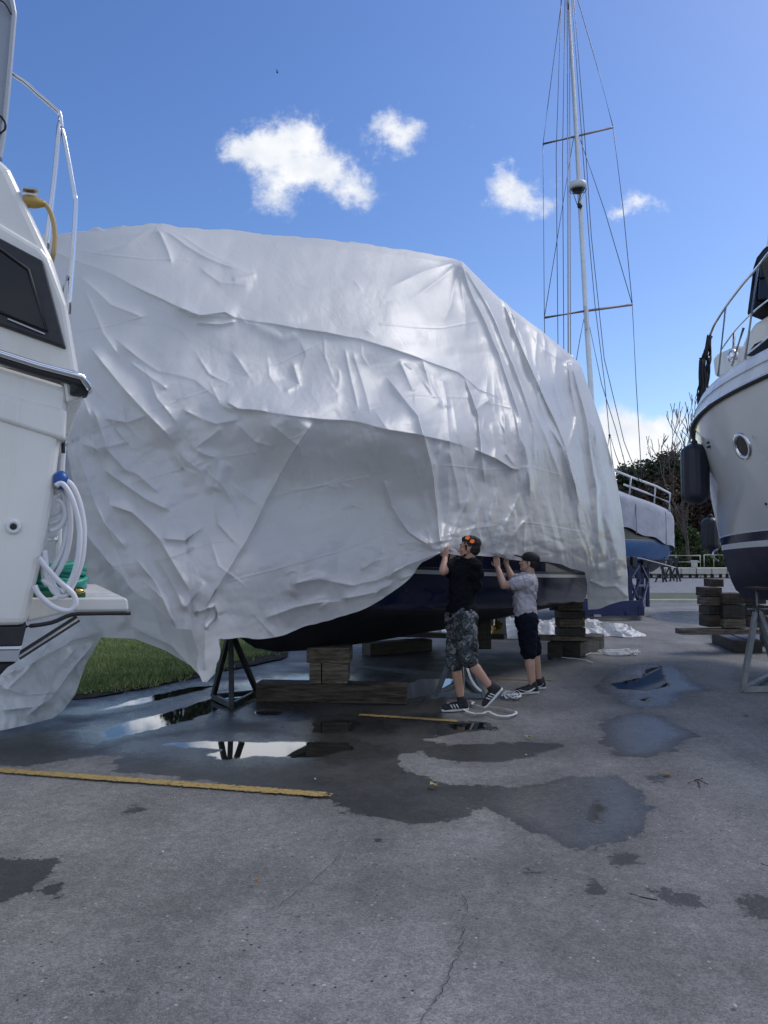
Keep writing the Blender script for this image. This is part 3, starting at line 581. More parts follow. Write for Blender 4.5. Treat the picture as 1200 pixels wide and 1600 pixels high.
FOLDS = [
 ([(70,388),(160,422),(296,490),(368,494),(456,512),(560,528),(612,542),(716,582),(748,608),(785,622)], .065, 11, 'o', .03, .05),
 ([(270,478),(310,492),(352,486),(372,496)], .07, 7, 'o'), ([(300,503),(345,505),(374,500)], .05, 5, 't'),
 ([(176,526),(248,580),(304,594),(360,638),(408,642),(496,654),(556,660),(608,672),(656,680),(700,690),(745,704)], .085, 12, 'o', .06, .08),
 ([(136,538),(200,614),(232,650),(276,696)], .11, 12, 'o'), ([(144,634),(168,702),(204,742)], .08, 9, 'o'), ([(112,560),(140,650),(150,720)], .05, 8, 't'),
 ([(492,656),(460,705),(408,800),(385,845),(345,910),(315,958)], .15, 13, 'p', .05, .1),
 ([(120,425),(170,475),(230,500)], .04, 9, 't'), ([(100,600),(118,700),(150,790),(185,860)], .07, 10, 't'),
 ([(165,785),(205,800),(250,845),(300,932)], .09, 11, 'o'), ([(160,730),(190,752),(230,780),(270,800)], .08, 10, 'o'), ([(185,730),(215,740),(250,770)], .05, 7, 't'),
 ([(210,868),(240,905),(265,960),(278,984)], .08, 9, 't'), ([(240,862),(275,925),(290,960)], .06, 7, 't'), ([(285,955),(310,925),(318,905)], .05, 8, 't'), ([(250,842),(290,845),(320,822)], .06, 8, 'o'),
 ([(335,940),(322,975),(318,1050)], .05, 5, 't'), ([(300,960),(335,950),(342,965)], .06, 7, 'o'), ([(322,985),(342,962)], .05, 4, 't'),
 ([(300,700),(320,712),(338,716),(334,745),(325,775)], .06, 8, 't'), ([(355,720),(335,770)], .05, 9, 'g'), ([(270,700),(330,738)], .05, 12, 'g'), ([(350,665),(320,690),(300,705)], .04, 8, 't'),
 ([(280,640),(340,660),(380,655)], .04, 7, 't'), ([(370,660),(400,690),(430,700)], .04, 8, 't'), ([(455,565),(468,600),(440,610)], .05, 7, 't'), ([(350,625),(375,640),(420,642)], .06, 8, 'o'),
 ([(245,352),(290,385),(350,412),(405,430)], .05, 9, 't', .02, .3), ([(245,352),(262,395),(270,420)], .05, 10, 't', .02, .3), ([(245,352),(200,380),(120,400)], .04, 11, 't', .02, .3), ([(250,352),(330,395),(380,420)], .03, 5, 't', .02, .3),
 ([(310,415),(345,440),(395,445)], .03, 8, 't'), ([(360,436),(400,428)], .03, 6, 't'),
 ([(722,408),(740,470),(780,554),(812,650),(828,740),(832,794)], .17, 10, 't', .02, .15), ([(722,408),(758,470),(796,554),(832,658),(838,740)], .13, 7, 't', .02, .2),
 ([(722,408),(724,470),(728,540)], .08, 12, 't', .02, .4), ([(722,408),(690,435),(640,470)], .06, 12, 't', .02, .4), ([(722,408),(660,425),(600,455)], .05, 10, 't', .02, .4), ([(722,408),(705,470),(690,510)], .05, 9, 't', .02, .4),
 ([(722,408),(770,500),(815,600),(860,700),(890,780)], .09, 8, 't', .05, .2), ([(780,462),(844,610),(884,698),(912,806)], .12, 7, 'o', .1, .1), ([(800,486),(820,540),(835,600),(852,666)], .10, 8, 't', .05, .2),
 ([(820,506),(850,545),(885,565)], .05, 9, 't'), ([(888,562),(900,650),(890,702),(905,780)], .12, 7, 't', .04, .2), ([(892,560),(915,650),(932,760),(940,880)], .12, 8, 't', .03, .1), ([(900,565),(930,680),(952,790),(966,900)], .09, 9, 'g', .05, .1),
 ([(840,505),(835,560),(850,610)], .05, 7, 't'), ([(870,540),(868,600),(880,660)], .05, 7, 't'), ([(850,655),(880,700),(900,760),(908,830)], .10, 6, 't'),
 ([(600,586),(652,650),(676,742),(684,800),(690,850)], .13, 9, 't', .1, .02), ([(690,686),(676,742),(688,820)], .07, 6, 't'), ([(596,742),(612,790),(640,830),(682,858)], .10, 10, 'o'), ([(640,700),(655,760),(680,830)], .06, 8, 't'),
 ([(724,586),(748,650),(754,730),(756,758)], .10, 6, 'o'), ([(735,610),(745,640),(770,620)], .07, 7, 't'), ([(788,642),(792,710),(808,732)], .08, 6, 't'), ([(770,660),(775,700),(772,725)], .06, 5, 't'),
 ([(740,702),(775,716),(800,732),(815,735)], .11, 8, 'o'), ([(660,560),(672,600),(690,640)], .05, 7, 't'), ([(625,560),(640,600),(648,615)], .05, 7, 't'), ([(690,590),(700,640)], .04, 6, 't'),
 ([(550,545),(565,600),(580,650)], .035, 6, 't'), ([(538,540),(548,600),(560,645)], .03, 5, 't'), ([(580,660),(590,700),(598,740)], .04, 8, 't'),
 ([(776,868),(792,820),(815,770),(828,720)], .09, 7, 't', .03, .2), ([(786,868),(808,830),(835,800)], .07, 6, 't', .03, .3), ([(720,862),(745,820),(752,770)], .07, 7, 't', .03, .3), ([(700,860),(722,800),(745,760)], .06, 7, 't', .03, .3),
 ([(690,862),(702,790),(700,720)], .06, 7, 't', .03, .3), ([(690,862),(650,845),(600,850)], .05, 9, 't', .03, .3), ([(690,862),(640,880),(590,905),(540,915)], .07, 9, 'o', .03, .3), ([(688,858),(640,820),(600,800)], .04, 7, 't', .03, .3),
 ([(560,915),(500,905),(450,915)], .05, 10, 't'), ([(620,905),(590,925),(530,935)], .05, 8, 't'), ([(600,850),(585,875),(560,890)], .04, 8, 't'), ([(520,940),(460,950),(410,968)], .05, 9, 't'), ([(480,860),(470,900),(455,935)], .04, 10, 'g'),
 ([(640,870),(620,885),(605,905)], .05, 6, 't'), ([(700,700),(715,760),(720,800)], .05, 8, 't'), ([(735,740),(728,800),(715,850)], .05, 7, 't'),
 ([(775,760),(768,810),(755,860)], .06, 6, 't'), ([(920,907),(943,918),(962,916),(981,932)], .06, 6, 'o', .05, .02), ([(925,770),(935,830),(932,900)], .05, 8, 't'), ([(955,870),(965,905)], .04, 6, 't'), ([(945,800),(960,850),(970,890)], .04, 8, 't'),
 ([(130,445),(160,520),(190,560)], .04, 8, 't'), ([(200,560),(250,600),(262,612)], .04, 7, 't'), ([(390,500),(440,530),(470,520)], .03, 10, 'g'), ([(420,660),(470,700),(470,720)], .04, 8, 't'), ([(120,690),(150,700),(205,690)], .03, 6, 't'),
 ([(160,655),(200,662),(232,650)], .04, 7, 't'), ([(175,760),(165,820),(200,860)], .04, 8, 't'),
]
for f_ in FOLDS: fold(*f_)
# many short secondary folds following the pull of the sheet
rf = random.Random(17)
for k in range(150):
    x0 = rf.uniform(100, 960); y0 = rf.uniform(430, 960)
    if x0 > 690: d_ = (.16 + rf.uniform(-.12, .12), 1); Lf = rf.uniform(40, 150); wf = rf.uniform(3, 6); af_ = rf.uniform(.015, .05)
    elif y0 > 700 and x0 > 400: d_ = (690 - x0, 862 - y0 + rf.uniform(-60, 60)); Lf = rf.uniform(25, 90); wf = rf.uniform(3.5, 7); af_ = rf.uniform(.010, .028)
    elif x0 < 400 and y0 > 520:
        if rf.random() < .70: continue
        d_ = (.62 + rf.uniform(-.25, .2), .8 + rf.uniform(-.3, .2)); Lf = rf.uniform(60, 170); wf = rf.uniform(3.5, 9); af_ = rf.uniform(.014, .045)
    elif y0 < 520:
        if rf.random() < .5: continue
        d_ = (1, .35 + rf.uniform(-.25, .35)); Lf = rf.uniform(30, 90); wf = rf.uniform(4, 8); af_ = rf.uniform(.006, .016)
    else: d_ = (.35 + rf.uniform(-.5, .4), 1); Lf = rf.uniform(35, 90); wf = rf.uniform(3.5, 6); af_ = rf.uniform(.008, .020)
    m_ = math.hypot(*d_); dx, dy = d_[0] / m_, d_[1] / m_; cv_ = rf.uniform(-.18, .18) * Lf
    fold([(x0, y0), (x0 + dx * Lf * .5 - dy * cv_, y0 + dy * Lf * .5 + dx * cv_), (x0 + dx * Lf, y0 + dy * Lf)], af_, wf, rf.choice('ttopp' if x0 < 690 else 'top'), .4, .4)
SEAMS = [[(232,644),(336,604),(440,566),(512,532)],[(116,518),(184,506),(232,494)],[(124,390),(240,406),(300,408)],[(352,714),(420,700),(480,676)],[(110,690),(160,670),(200,655)],
 [(145,772),(195,757),(285,732),(350,716)],[(175,885),(260,872),(325,850),(385,840)],[(345,912),(430,892),(525,862),(605,832),(680,848)],[(410,782),(510,755),(575,737),(672,730)],[(644,620),(732,622),(800,638)],
 [(552,646),(620,624),(644,620)],[(688,728),(756,734),(808,732),(832,730),(905,752)],[(815,818),(870,822),(920,832)],[(856,626),(896,628)],[(590,508),(690,512),(745,502)],[(696,838),(740,826),(780,820)],[(445,768),(600,742),(672,732)]]
for s_ in SEAMS: fold(s_, .0065, 1.3, 's', .03, .03)
# fine crumple, stronger low on the sheet; vertical pull wrinkles at right
hi = np.clip((PY - 480) / 160, .18, 1)
rt = np.clip((PX - 690) / 120, 0, 1)
def creases(x, y, n, lmin, lmax, seed, rot=None):
    # sheet of nearly flat facets meeting at straight creases that come and go
    rg = random.Random(seed); r = np.zeros(x.shape)
    for i in range(n):
        a = rg.uniform(0, math.pi) if rot is None else rot + rg.uniform(-.45, .45); lam = lmin * (lmax / lmin) ** rg.random(); ph = rg.uniform(0, 9)
        q = (x * math.cos(a) + y * math.sin(a)) / lam + ph + .28 * vnoise(x / (lam * 1.6), y / (lam * 1.6), 0, seed + i)
        tri = np.abs((q % 1.0) - .5) * 2; tri = np.where(tri < .5, tri * 1.6, .8 + (tri - .5) * .4)
        amp = np.clip(vnoise(x / (lam * 1.3), y / (lam * 1.3), 0, seed + 50 + i) * 1.6 + .25, 0, 1)
        r += tri * amp * lam
    return r / n
H += hi * (1 - .55 * rt) * (.0019 * creases(PX * 1.0, PY * .7, 9, 55, 150, 51) + .0007 * creases(PX, PY, 7, 18, 40, 61))
rx = PX - (PY - 400) * .22
H += rt * np.clip((PY - 440) / 160, .3, 1) * (.0042 * creases(rx, PY * .16, 9, 12, 36, 71, 0.0) + .016 * fbm(rx / 22, PY / 380, 0, 75, 2) + .0022 * creases(rx, PY * .3, 6, 5, 10, 171, 0.0))
H += .007 * fbm(PX / 60, PY / 60, 0, 81, 4) * hi
H += hi * .0013 * creases(PX, PY, 8, 8, 20, 62) * np.clip(fbm(PX / 90, PY / 90, 0, 64, 2) * 1.5 + .5, 0, 1)
H += (.25 + .75 * hi) * .0016 * creases(PX * .75, PY * 1.1, 8, 40, 100, 164)
lowr = np.clip((PY - 760) / 70, 0, 1) * np.clip((PX - 560) / 60, 0, 1)
H += lowr * .0035 * creases(PX, PY, 7, 14, 34, 85)
H += (1 - hi) * .0007 * creases(PX, PY, 7, 50, 150, 88)
H *= np.clip(vv / .02, 0, 1) * .85 + .15
D = D - H
# world points
ax_ = (PX - 600) / F; bb_ = (800 - PY) / F; ry_ = cp - bb_ * sp; rz_ = sp + bb_ * cp; kz = D / ry_
W = np.stack([ax_ * kz, D, CH + rz_ * kz], -1)
FARD = np.array([-.83, .56, 0]); AX = np.array([-.56, -.83, 0])       # across to the far side; towards the bow
# over the ridge and down the far side, round the stern
KE = 70; ev = np.linspace(0, 1, KE + 1)[1:][::-1]
topP = []
for e in ev:
    a = e * 7.4; hz = np.clip(a, 0, 2.6) ; dn = np.clip(a - 2.6, 0, 9)
    row = W[0] + FARD * hz[None] if False else W[0] + FARD * hz
    z = W[0][:, 2] - .10 * hz - .12 * hz * hz / 2.6
    hem = np.where(uu > .72, .12, 1.5); hem = np.interp(uu, [0, .55, .76, .84, 1], [2.3, 2.3, 2.1, .15, .12])
    z2 = z - dn * (z - hem) / 4.8 * 1.0
    row = row.copy(); row[:, 2] = z2 + .05 * fbm(uu * 30, uu * 0 + a * 1.5, 0, 90, 3)
    row[:, :2] += (FARD[:2] * (.10 * fbm(uu * 26, uu * 0 + a * .7, 0, 92, 3) + .08 * dn / 4.8)[:, None])
    topP.append(row)
W2 = np.concatenate([np.array(topP), W], 0)
KR = 40; cols = []
for i in range(1, KR + 1):
    a = 3.2 * i / KR; c = W2[:, -1].copy(); f = np.ones(len(c)); f[:KE] = np.linspace(0, 1, KE)
    c += FARD * (a * f)[:, None]; c[:, :2] += AX[:2] * (-.10 * np.sin(a * 1.0) + .06 * fbm(c[:, 2] * .6, c[:, 2] * 0 + a * 2, 0, 96, 3))[:, None] * f[:, None]
    cols.append(c)
W2 = np.concatenate([W2, np.stack(cols, 1)], 1)
cover = empty('boat_cover', (1.0, 10.5, 0), 'huge crumpled white plastic sheet draped over the dark hulled boat in the middle', 'boat cover')
cme = grid_mesh('cover_sheet', W2)
slk = np.zeros(W2.shape[:2]); slk[KE:, :NU] = rt * np.clip((PY - 600) / 120, .25, 1); slk[:KE, :NU] = 0; slk[:, NU:] = .6
at = cme.attributes.new('slack', 'FLOAT', 'POINT'); at.data.foreach_set('value', slk.reshape(-1).astype(np.float32))
link_mesh('cover_sheet', cme, MT['wrap'], cover)
# inner far-side sheet and the tail that reaches the ground at left
K2 = [((-90,800),(-60,1150),7.3,7.35),((0,800),(0,1142),7.5,7.3),((20,790),(45,1132),7.6,7.45),((40,780),(82,1122),7.7,7.6),((60,775),(97,1112),7.75,7.62),((80,770),(118,1085),7.8,7.62),((95,765),(133,1040),7.8,7.7),
      ((110,765),(158,996),7.9,7.85),((140,770),(210,998),8.0,7.9),((190,780),(258,1016),8.1,7.75),((230,790),(298,1040),8.1,7.4),((270,800),(322,1067),8.0,7.02),((300,820),(336,1052),7.9,7.08),((335,850),(344,1000),7.8,7.3)]
k2 = np.array([[*a, *b, c, d] for a, b, c, d in K2], float); nu2, nv2 = 320, 260
c2_ = np.linspace(0, 1, len(k2)); u2 = np.linspace(0, 1, nu2); v2 = np.linspace(0, 1, nv2)[:, None]
a_ = [np.interp(u2, c2_, k2[:, i]) for i in range(6)]
QX = a_[0] * (1 - v2) + a_[2] * v2; QY = a_[1] * (1 - v2) + a_[3] * v2; QD = a_[4] * (1 - v2) + a_[5] * v2
SX, SY, SH = PX, PY, H
PX, PY, H = QX, QY, np.zeros(QX.shape)
for f_ in [([(165,985),(110,1000),(60,1030),(0,1060)], .12, 12, 'o'), ([(150,1000),(110,1050),(80,1090),(30,1125)], .11, 9, 't'), ([(120,1010),(95,1040),(60,1110)], .08, 7, 't'), ([(0,1075),(40,1085),(95,1080)], .08, 7, 'o'),
           ([(0,1110),(45,1105),(92,1095)], .08, 8, 'o'), ([(80,1000),(40,1050),(10,1080)], .08, 8, 't'), ([(320,1066),(270,1010),(200,975)], .06, 8, 't'), ([(340,1000),(322,1060)], .04, 5, 't'),
           ([(110,1040),(125,1070),(100,1100)], .06, 6, 't'), ([(50,1020),(70,1070),(55,1120)], .06, 7, 't'), ([(200,985),(170,930),(150,870)], .05, 14, 'g')]: fold(*f_)
lw = np.clip((QY - 980) / 60, 0, 1) * np.clip((165 - QX) / 30, 0, 1)
H += (.0020 + .0040 * lw) * creases(QX, QY, 8, 24, 70, 101) + .003 * lw * creases(QX, QY, 7, 10, 24, 103)
QD = QD - H; PX, PY, H = SX, SY, SH
ax_ = (QX - 600) / F; bb_ = (800 - QY) / F; kz = QD / (cp - bb_ * sp)
W3 = np.stack([ax_ * kz, QD, np.maximum(CH + (sp + bb_ * cp) * kz, .012 + .02 * np.abs(fbm(QX / 12, QY / 12, 0, 7, 2)))], -1)
fme = grid_mesh('trailing_flap', W3); at = fme.attributes.new('slack', 'FLOAT', 'POINT'); at.data.foreach_set('value', np.ones(W3.shape[0] * W3.shape[1], np.float32))
link_mesh('trailing_flap', fme, MT['wrap'], cover)

# crumpled spare sheeting on the ground behind the stern
def pile(name, x0, x1, yc, ys_, hh, label, cat, seed, m=MT['wrap'], taper=.5):
    nx, ny = 300, 90; u = np.linspace(0, 1, nx)[None, :]; v = np.linspace(-1, 1, ny)[:, None]
    X = x0 + (x1 - x0) * u + v * .0; half = ys_ * (.35 + .65 * np.sin(np.pi * np.clip(u, .02, .98)) ** .5) * (1 + .25 * fbm(u * 9, u * 0, 0, seed, 3))
    Y = yc + v * half + .2 * fbm(u * 5, v * 0, 0, seed + 1, 2); X = X + .1 * fbm(u * 20, v * 2, 0, seed + 2, 3)
    prof = (1 - v * v) ** .6 * np.sin(np.pi * np.clip(u, 0, 1)) ** .4
    Z = prof * hh * (.5 + .35 * fbm(u * 8, v * 1.2, 0, seed + 3, 2)) + prof * .10 * ridged(u * 22, v * 2.2, seed + 4, 3) + .012
    P = np.stack(np.broadcast_arrays(X, Y, np.maximum(Z, .012)), -1)
    o = link_mesh(name, grid_mesh(name, P), m, None, base=((x0 + x1) / 2, yc, 0)); tag(o, label, cat); return o
pile('plastic_sheet', 1.2, 5.1, 15.7, .85, .38, 'loose heap of crumpled white plastic lying on the asphalt behind the stern blocks', 'plastic sheet', 11)
pile('plastic_sheet', -1.4, 1.6, 15.9, .6, .22, 'low fold of white plastic on the ground seen beneath the dark hull', 'plastic sheet', 21)
# ================================================================== helpers for hulls
def loft(name, rows, mats=None, parent=None, smooth=True, base=None, mi=None):
    """rows[i] = list of points at station i; mi(j) gives material index for the strip j"""
    ns, npt = len(rows), len(rows[0]); vs = [tuple(p) for r in rows for p in r]; fs = []; ms = []
    for i in range(ns - 1):
        for j in range(npt - 1):
            fs.append((i * npt + j, i * npt + j + 1, (i + 1) * npt + j + 1, (i + 1) * npt + j)); ms.append(mi[j] if mi else 0)
    me = bpy.data.meshes.new(name); me.from_pydata(vs, [], fs); me.polygons.foreach_set('material_index', ms)
    bm = bmesh.new(); bm.from_mesh(me); bmesh.ops.remove_doubles(bm, verts=bm.verts, dist=.0005); bmesh.ops.recalc_face_normals(bm, faces=bm.faces); bm.to_mesh(me); bm.free()
    return link_mesh(name, me, mats, parent, smooth, base)
class Hull:
    def __init__(s, org, fwd, side): s.o = Vector(org); s.f = Vector(fwd); s.n = Vector(side)
    def p(s, t, w_, z): return Vector((s.o.x, s.o.y, 0)) + s.f * t + s.n * w_ + Vector((0, 0, z))
# ------------------------------------------------------------------ dark boat under the cover
H1 = Hull((2.0, 13.1, 0), (-.56, -.83, 0), (.83, -.56, 0))
ship = empty('motor_cruiser', (0.6, 11.0, 0), 'dark navy hulled cruiser propped on timber blocks under the white plastic cover', 'boat')
keel = [(0,.68),(.6,.60),(2,.54),(4,.53),(5,.55),(5.65,.60),(6,.68),(6.3,.86),(6.55,1.10),(6.8,1.4),(6.95,1.62)]
chw = [(0,1.42),(2,1.46),(4,1.22),(4.6,1.02),(5.2,.74),(5.8,.46),(6.3,.25),(6.95,.02)]
chz = [(0,.88),(2,.92),(4,1.0),(5,1.06),(6,1.2),(6.95,1.66)]
rlw = [(0,1.55),(2,1.60),(3.2,1.52),(4,1.36),(4.6,1.08),(5.2,.80),(5.8,.48),(6.4,.2),(6.95,.03)]
rlz = [(0,1.36),(2,1.42),(4,1.5),(5,1.55),(6,1.62),(6.95,1.72)]
def section(t, sd):
    kz, cw, cz, rw, rz = [interp(q, t) for q in (keel, chw, chz, rlw, rlz)]
    pts = []
    for k in range(7):
        a = k / 6; pts.append((cw * a, kz + (cz - kz) * (a ** 1.25)))
    for k in range(1, 6):
        a = k / 5; pts.append((cw + (rw - cw) * a ** .8, cz + (rz - .09 - cz) * a))
    return [H1.p(t, sd * a, b) for a, b in pts]
ts = list(np.linspace(0, 5, 20)) + list(np.linspace(5.1, 6.95, 26))
loft('hull', [section(t, 1) for t in ts] , [MT['antifoul'], MT['navy']], ship, mi=[0] * 6 + [1] * 5)
loft('hull', [section(t, -1) for t in ts] , [MT['antifoul'], MT['navy']], ship, mi=[0] * 6 + [1] * 5)
mb = MB(); a = section(0, 1); b = section(0, -1); mb.add(a + b[::-1], [tuple(range(len(a) * 2))]); mb.build('transom', MT['navy'], ship)
def railband(name, dz0, dz1, out, m, t0=-.02, t1=6.9, inn=.02):
    for sd in (1, -1):
        rows = []
        for t in np.linspace(t0, t1, 50):
            rw, rz = interp(rlw, t), interp(rlz, t)
            rows.append([H1.p(t, sd * (rw - inn), rz + dz0), H1.p(t, sd * (rw + out), rz + dz0), H1.p(t, sd * (rw + out), rz + dz1), H1.p(t, sd * (rw - inn), rz + dz1), H1.p(t, sd * (rw - inn), rz + dz0)])
        loft(name, rows, m, ship, smooth=False)
railband('rub_rail', -.09, -.045, .045, MT['silver'])
railband('rub_rail', -.043, -.012, .03, MT['frame'])
railband('bulwark', -.01, .17, -.01, MT['navy'], t1=5.4)
railband('cove_stripe', .172, .205, .0, MT['silver'], t1=5.2)
railband('bulwark', .207, .5, -.03, MT['navy'], t1=3.8)
# deck, cabin and stern platform
dk = MB(); left = [H1.p(t, interp(rlw, t) - .05, interp(rlz, t) + .2) for t in ts]; right = [H1.p(t, -interp(rlw, t) + .05, interp(rlz, t) + .2) for t in ts]
loft('deck', [[a, b] for a, b in zip(left, right)], MT['gelcoat'], ship)
cb = MB(); cb.prism([H1.p(.8, 1.1, 1.9), H1.p(4.6, 1.0, 2.0), H1.p(4.6, -1.0, 2.0), H1.p(.8, -1.1, 1.9)], (0, 0, 1.9)); cb.build('cabin', MT['gelcoat'], ship, bevel=.1)
sp_ = MB(); sp_.prism([H1.p(0.05, 1.5, 1.16), H1.p(-.62, 1.35, 1.16), H1.p(-.62, -1.35, 1.16), H1.p(0.05, -1.5, 1.16)], (0, 0, .17)); sp_.build('swim_platform', MT['navy'], ship, bevel=.03)
sp_ = MB(); sp_.prism([H1.p(0.06, 1.53, 1.332), H1.p(-.66, 1.38, 1.332), H1.p(-.66, -1.38, 1.332), H1.p(0.06, -1.53, 1.332)], (0, 0, .035)); sp_.build('platform_edge', MT['silver'], ship, bevel=.01)
rd = MB(); rd.prism([H1.p(.25, .02, .1 + .15), H1.p(-.15, .02, .25), H1.p(-.05, .02, .9), H1.p(.25, .02, .9)], H1.n * -.04); rd.build('rudder', MT['antifoul'], ship, bevel=.01)
pr = MB(); c = H1.p(.35, 0, .42)
for k in range(4):
    a = k * math.pi / 2 + .4; u = H1.n * math.cos(a) + Vector((0, 0, 1)) * math.sin(a); q = H1.n * -math.sin(a) + Vector((0, 0, 1)) * math.cos(a)
    pr.add([c + u * .03 - q * .02, c + u * .12 - q * .08 + H1.f * .03, c + u * .2, c + u * .12 + q * .08 - H1.f * .03, c + u * .03 + q * .02], [(0, 1, 2, 3, 4)])
pr.lathe(c - H1.f * .06, H1.f, [(.02, 0), (.04, .03), (.04, .12)], 12); pr.build('propeller', MT['brass'], ship)

# ------------------------------------------------------------------ timbers
def timber(name, p0, p1, wd, ht, m, label, group, parent=None):
    p0 = Vector(p0); p1 = Vector(p1); n = 14; mb = MB(); a, u, d = frame(p1 - p0, (0, 0, 1)); rnd = random.Random(int(p0.x * 911 + p0.y * 77 + p0.z * 1301))
    rings = []
    for i in range(n):
        c = p0.lerp(p1, i / (n - 1)); e = .985 if i in (0, n - 1) else 1
        ww = wd / 2 * e * (1 + rnd.uniform(-.012, .012)); hh = ht / 2 * e * (1 + rnd.uniform(-.01, .01) * (1 if 0 < i < n - 1 else 0)); ch = min(wd, ht) * .05
        sh = a * rnd.uniform(-.004, .004)
        rings.append([c + sh + a * x + u * y for x, y in ((-ww + ch, -hh), (ww - ch, -hh), (ww, -hh + ch), (ww, hh - ch), (ww - ch, hh), (-ww + ch, hh), (-ww, hh - ch), (-ww, -hh + ch))])
    vs = [v for r in rings for v in r]; fs = [(i * 8 + j, i * 8 + (j + 1) % 8, (i + 1) * 8 + (j + 1) % 8, (i + 1) * 8 + j) for i in range(n - 1) for j in range(8)] + [tuple(range(8))[::-1], tuple((n - 1) * 8 + j for j in range(8))]
    mb.add(vs, fs); o = mb.build(name, m, parent, base=(p0 + p1) / 2 - Vector((0, 0, ht / 2))); tag(o, label, 'timber block', group); return o
GB = 'timber blocks under the dark boat'
k0 = G(402, 1093); k1 = G(640, 1098)
yb = 8.75
timber('timber_beam', (V(402, 1080, yb).x, yb + .13, .105), (V(636, 1080, yb - .05).x, yb - .02, .10), .28, .205, MT['wood'], 'long weathered beam lying on the wet asphalt under the bow blocks', GB)
timber('timber_block', (V(493.5, 1050, 8.8).x, 8.71, .33), (V(493.5, 1050, 8.8).x, 9.05, .33), .135, .24, MT['wood_pale'], 'lower left grey block on the long beam under the bow', GB)
timber('timber_block', (V(524, 1050, 8.8).x, 8.70, .33), (V(524, 1050, 8.8).x + .01, 9.05, .33), .29, .24, MT['wood_pale'], 'wider lower right grey block on the long beam under the bow', GB)
timber('timber_block', (V(482, 1050, 8.8).x, 8.86, .45 + .075), (V(548, 1050, 8.8).x, 8.82, .525), .32, .17, MT['wood_pale'], 'upper grey block touching the keel above the long beam', GB)
timber('timber_beam', G(572, 1024) + Vector((0, 0, .1)), G(668, 1016) + Vector((0, 0, .1)), .28, .2, MT['wood_dark'], 'dark beam lying under the middle of the hull', GB)
timber('plank', G(560, 1012) + Vector((0, 0, .25)), V(790, 995, 12.6), .25, .07, MT['wood_dark'], 'long dark plank lying across beneath the middle of the hull', GB)
timber('timber_block', V(738, 985, 11.6), V(765, 985, 11.6), .35, .52, MT['wood_dark'], 'dark block stack under the keel between the two men', GB)
# stern stack
base_y = 12.5
xa = V(870, 960, base_y).x; xb = V(909, 960, base_y).x
def zpy(py, Y): return V(600, py, Y).z
for i, (y0, y1, mm) in enumerate([(926, 938, 'wood_dark'), (940, 953, 'wood_pale'), (954, 965.5, 'wood_dark'), (966.5, 979, 'wood_pale'), (980, 992, 'wood_dark')]):
    z1 = zpy(y0, base_y); z0 = zpy(y1, base_y)
    hz = (z1 + z0) / 2; jt = random.uniform(-.015, .015)
    if i % 2: timber('timber_block', (xa + jt, base_y + .02, hz), (xb + jt, base_y + .04, hz), .3, z1 - z0, MT[mm], ['', 'upper pale crosswise block in the stern stack of timbers', '', 'lower pale crosswise block in the stern stack of timbers'][i], GB)
    else:
        timber('timber_block', (xa + jt, base_y, hz), (xb + jt, base_y + .03, hz), .34, z1 - z0, MT[mm], ['topmost dark block of the stern stack under the platform', '', 'middle dark block of the stern stack of timbers', '', 'bottom dark block of the stern stack resting on the plank'][i], GB)
timber('plank', (V(838, 996, 12.5).x, 12.5, zpy(996, 12.5)), (V(938, 996, 12.45).x, 12.45, zpy(996, 12.5)), .32, .065, MT['wood_pale'], 'flat plank carrying the stern stack of blocks', GB)
g0 = G(867, 1028); g1 = G(900, 1010)
timber('timber_beam', g0 + Vector((0, 0, .125)), g0 + Vector((.75, 1.3, .125)), .24, .25, MT['wood_dark'], 'left of the two ground beams under the stern plank', GB)
g0 = G(893, 1028)
timber('timber_beam', g0 + Vector((.02, 0, .125)), g0 + Vector((.77, 1.3, .125)), .25, .25, MT['wood_dark'], 'right of the two ground beams under the stern plank', GB)

# ------------------------------------------------------------------ jack stands
def jack(name, feet, top, m, label, r=.022, neck=.55):
    c = sum((Vector(f) for f in feet), Vector()) / 3; o = empty(name, (c.x, c.y, 0), label, 'jack stand')
    top = Vector(top); nk = Vector((top.x, top.y, top.z * neck + .0)) if neck < 1 else top
    for f in feet:
        mb = MB(); mb.beam(Vector(f) + Vector((0, 0, .03)), nk + (Vector(f) - Vector((nk.x, nk.y, 0))).normalized() * .02, r * 2, r * 2); mb.build('leg', m, o, bevel=.004)
    mb = MB()
    for i in range(3): mb.beam(Vector(feet[i]) + Vector((0, 0, .035)), Vector(feet[(i + 1) % 3]) + Vector((0, 0, .035)), r * 1.8, r * 2.2)
    mb.build('base_frame', m, o, bevel=.004)
    mb = MB(); mb.tube([nk - Vector((0, 0, .12)), top], r * .8, 12); mb.build('screw_post', m, o, smooth=True)
    mb = MB(); mb.box(top + Vector((0, 0, .015)), (.2, .2, .03), .4); mb.build('pad', MT['wood'], o, bevel=.005)
    mb = MB(); mb.tube([nk + Vector((-.12, 0, .04)), nk + Vector((.12, 0, .04))], .009, 8); mb.build('handle', m, o)
    return o
jack('jack_stand', [G(333, 1093), G(362, 1107), G(402, 1086)], V(360, 985, 8.6), MT['jack_blk'], 'black steel jack stand standing in the puddle under the bow', r=.026, neck=.97)
jack('jack_stand', [G(682, 1090), G(756, 1092), G(725, 1066)], V(718, 940, 8.8), MT['jack_gry'], 'blue grey jack stand on dry asphalt behind the walking man', r=.024, neck=.62)
jack('jack_stand', [G(1160, 1082), G(1232, 1080), G(1212, 1055)], V(1183, 921, 9.2), MT['jack_lt'], 'bare metal jack stand supporting the white motor yacht at right', r=.03, neck=.78)

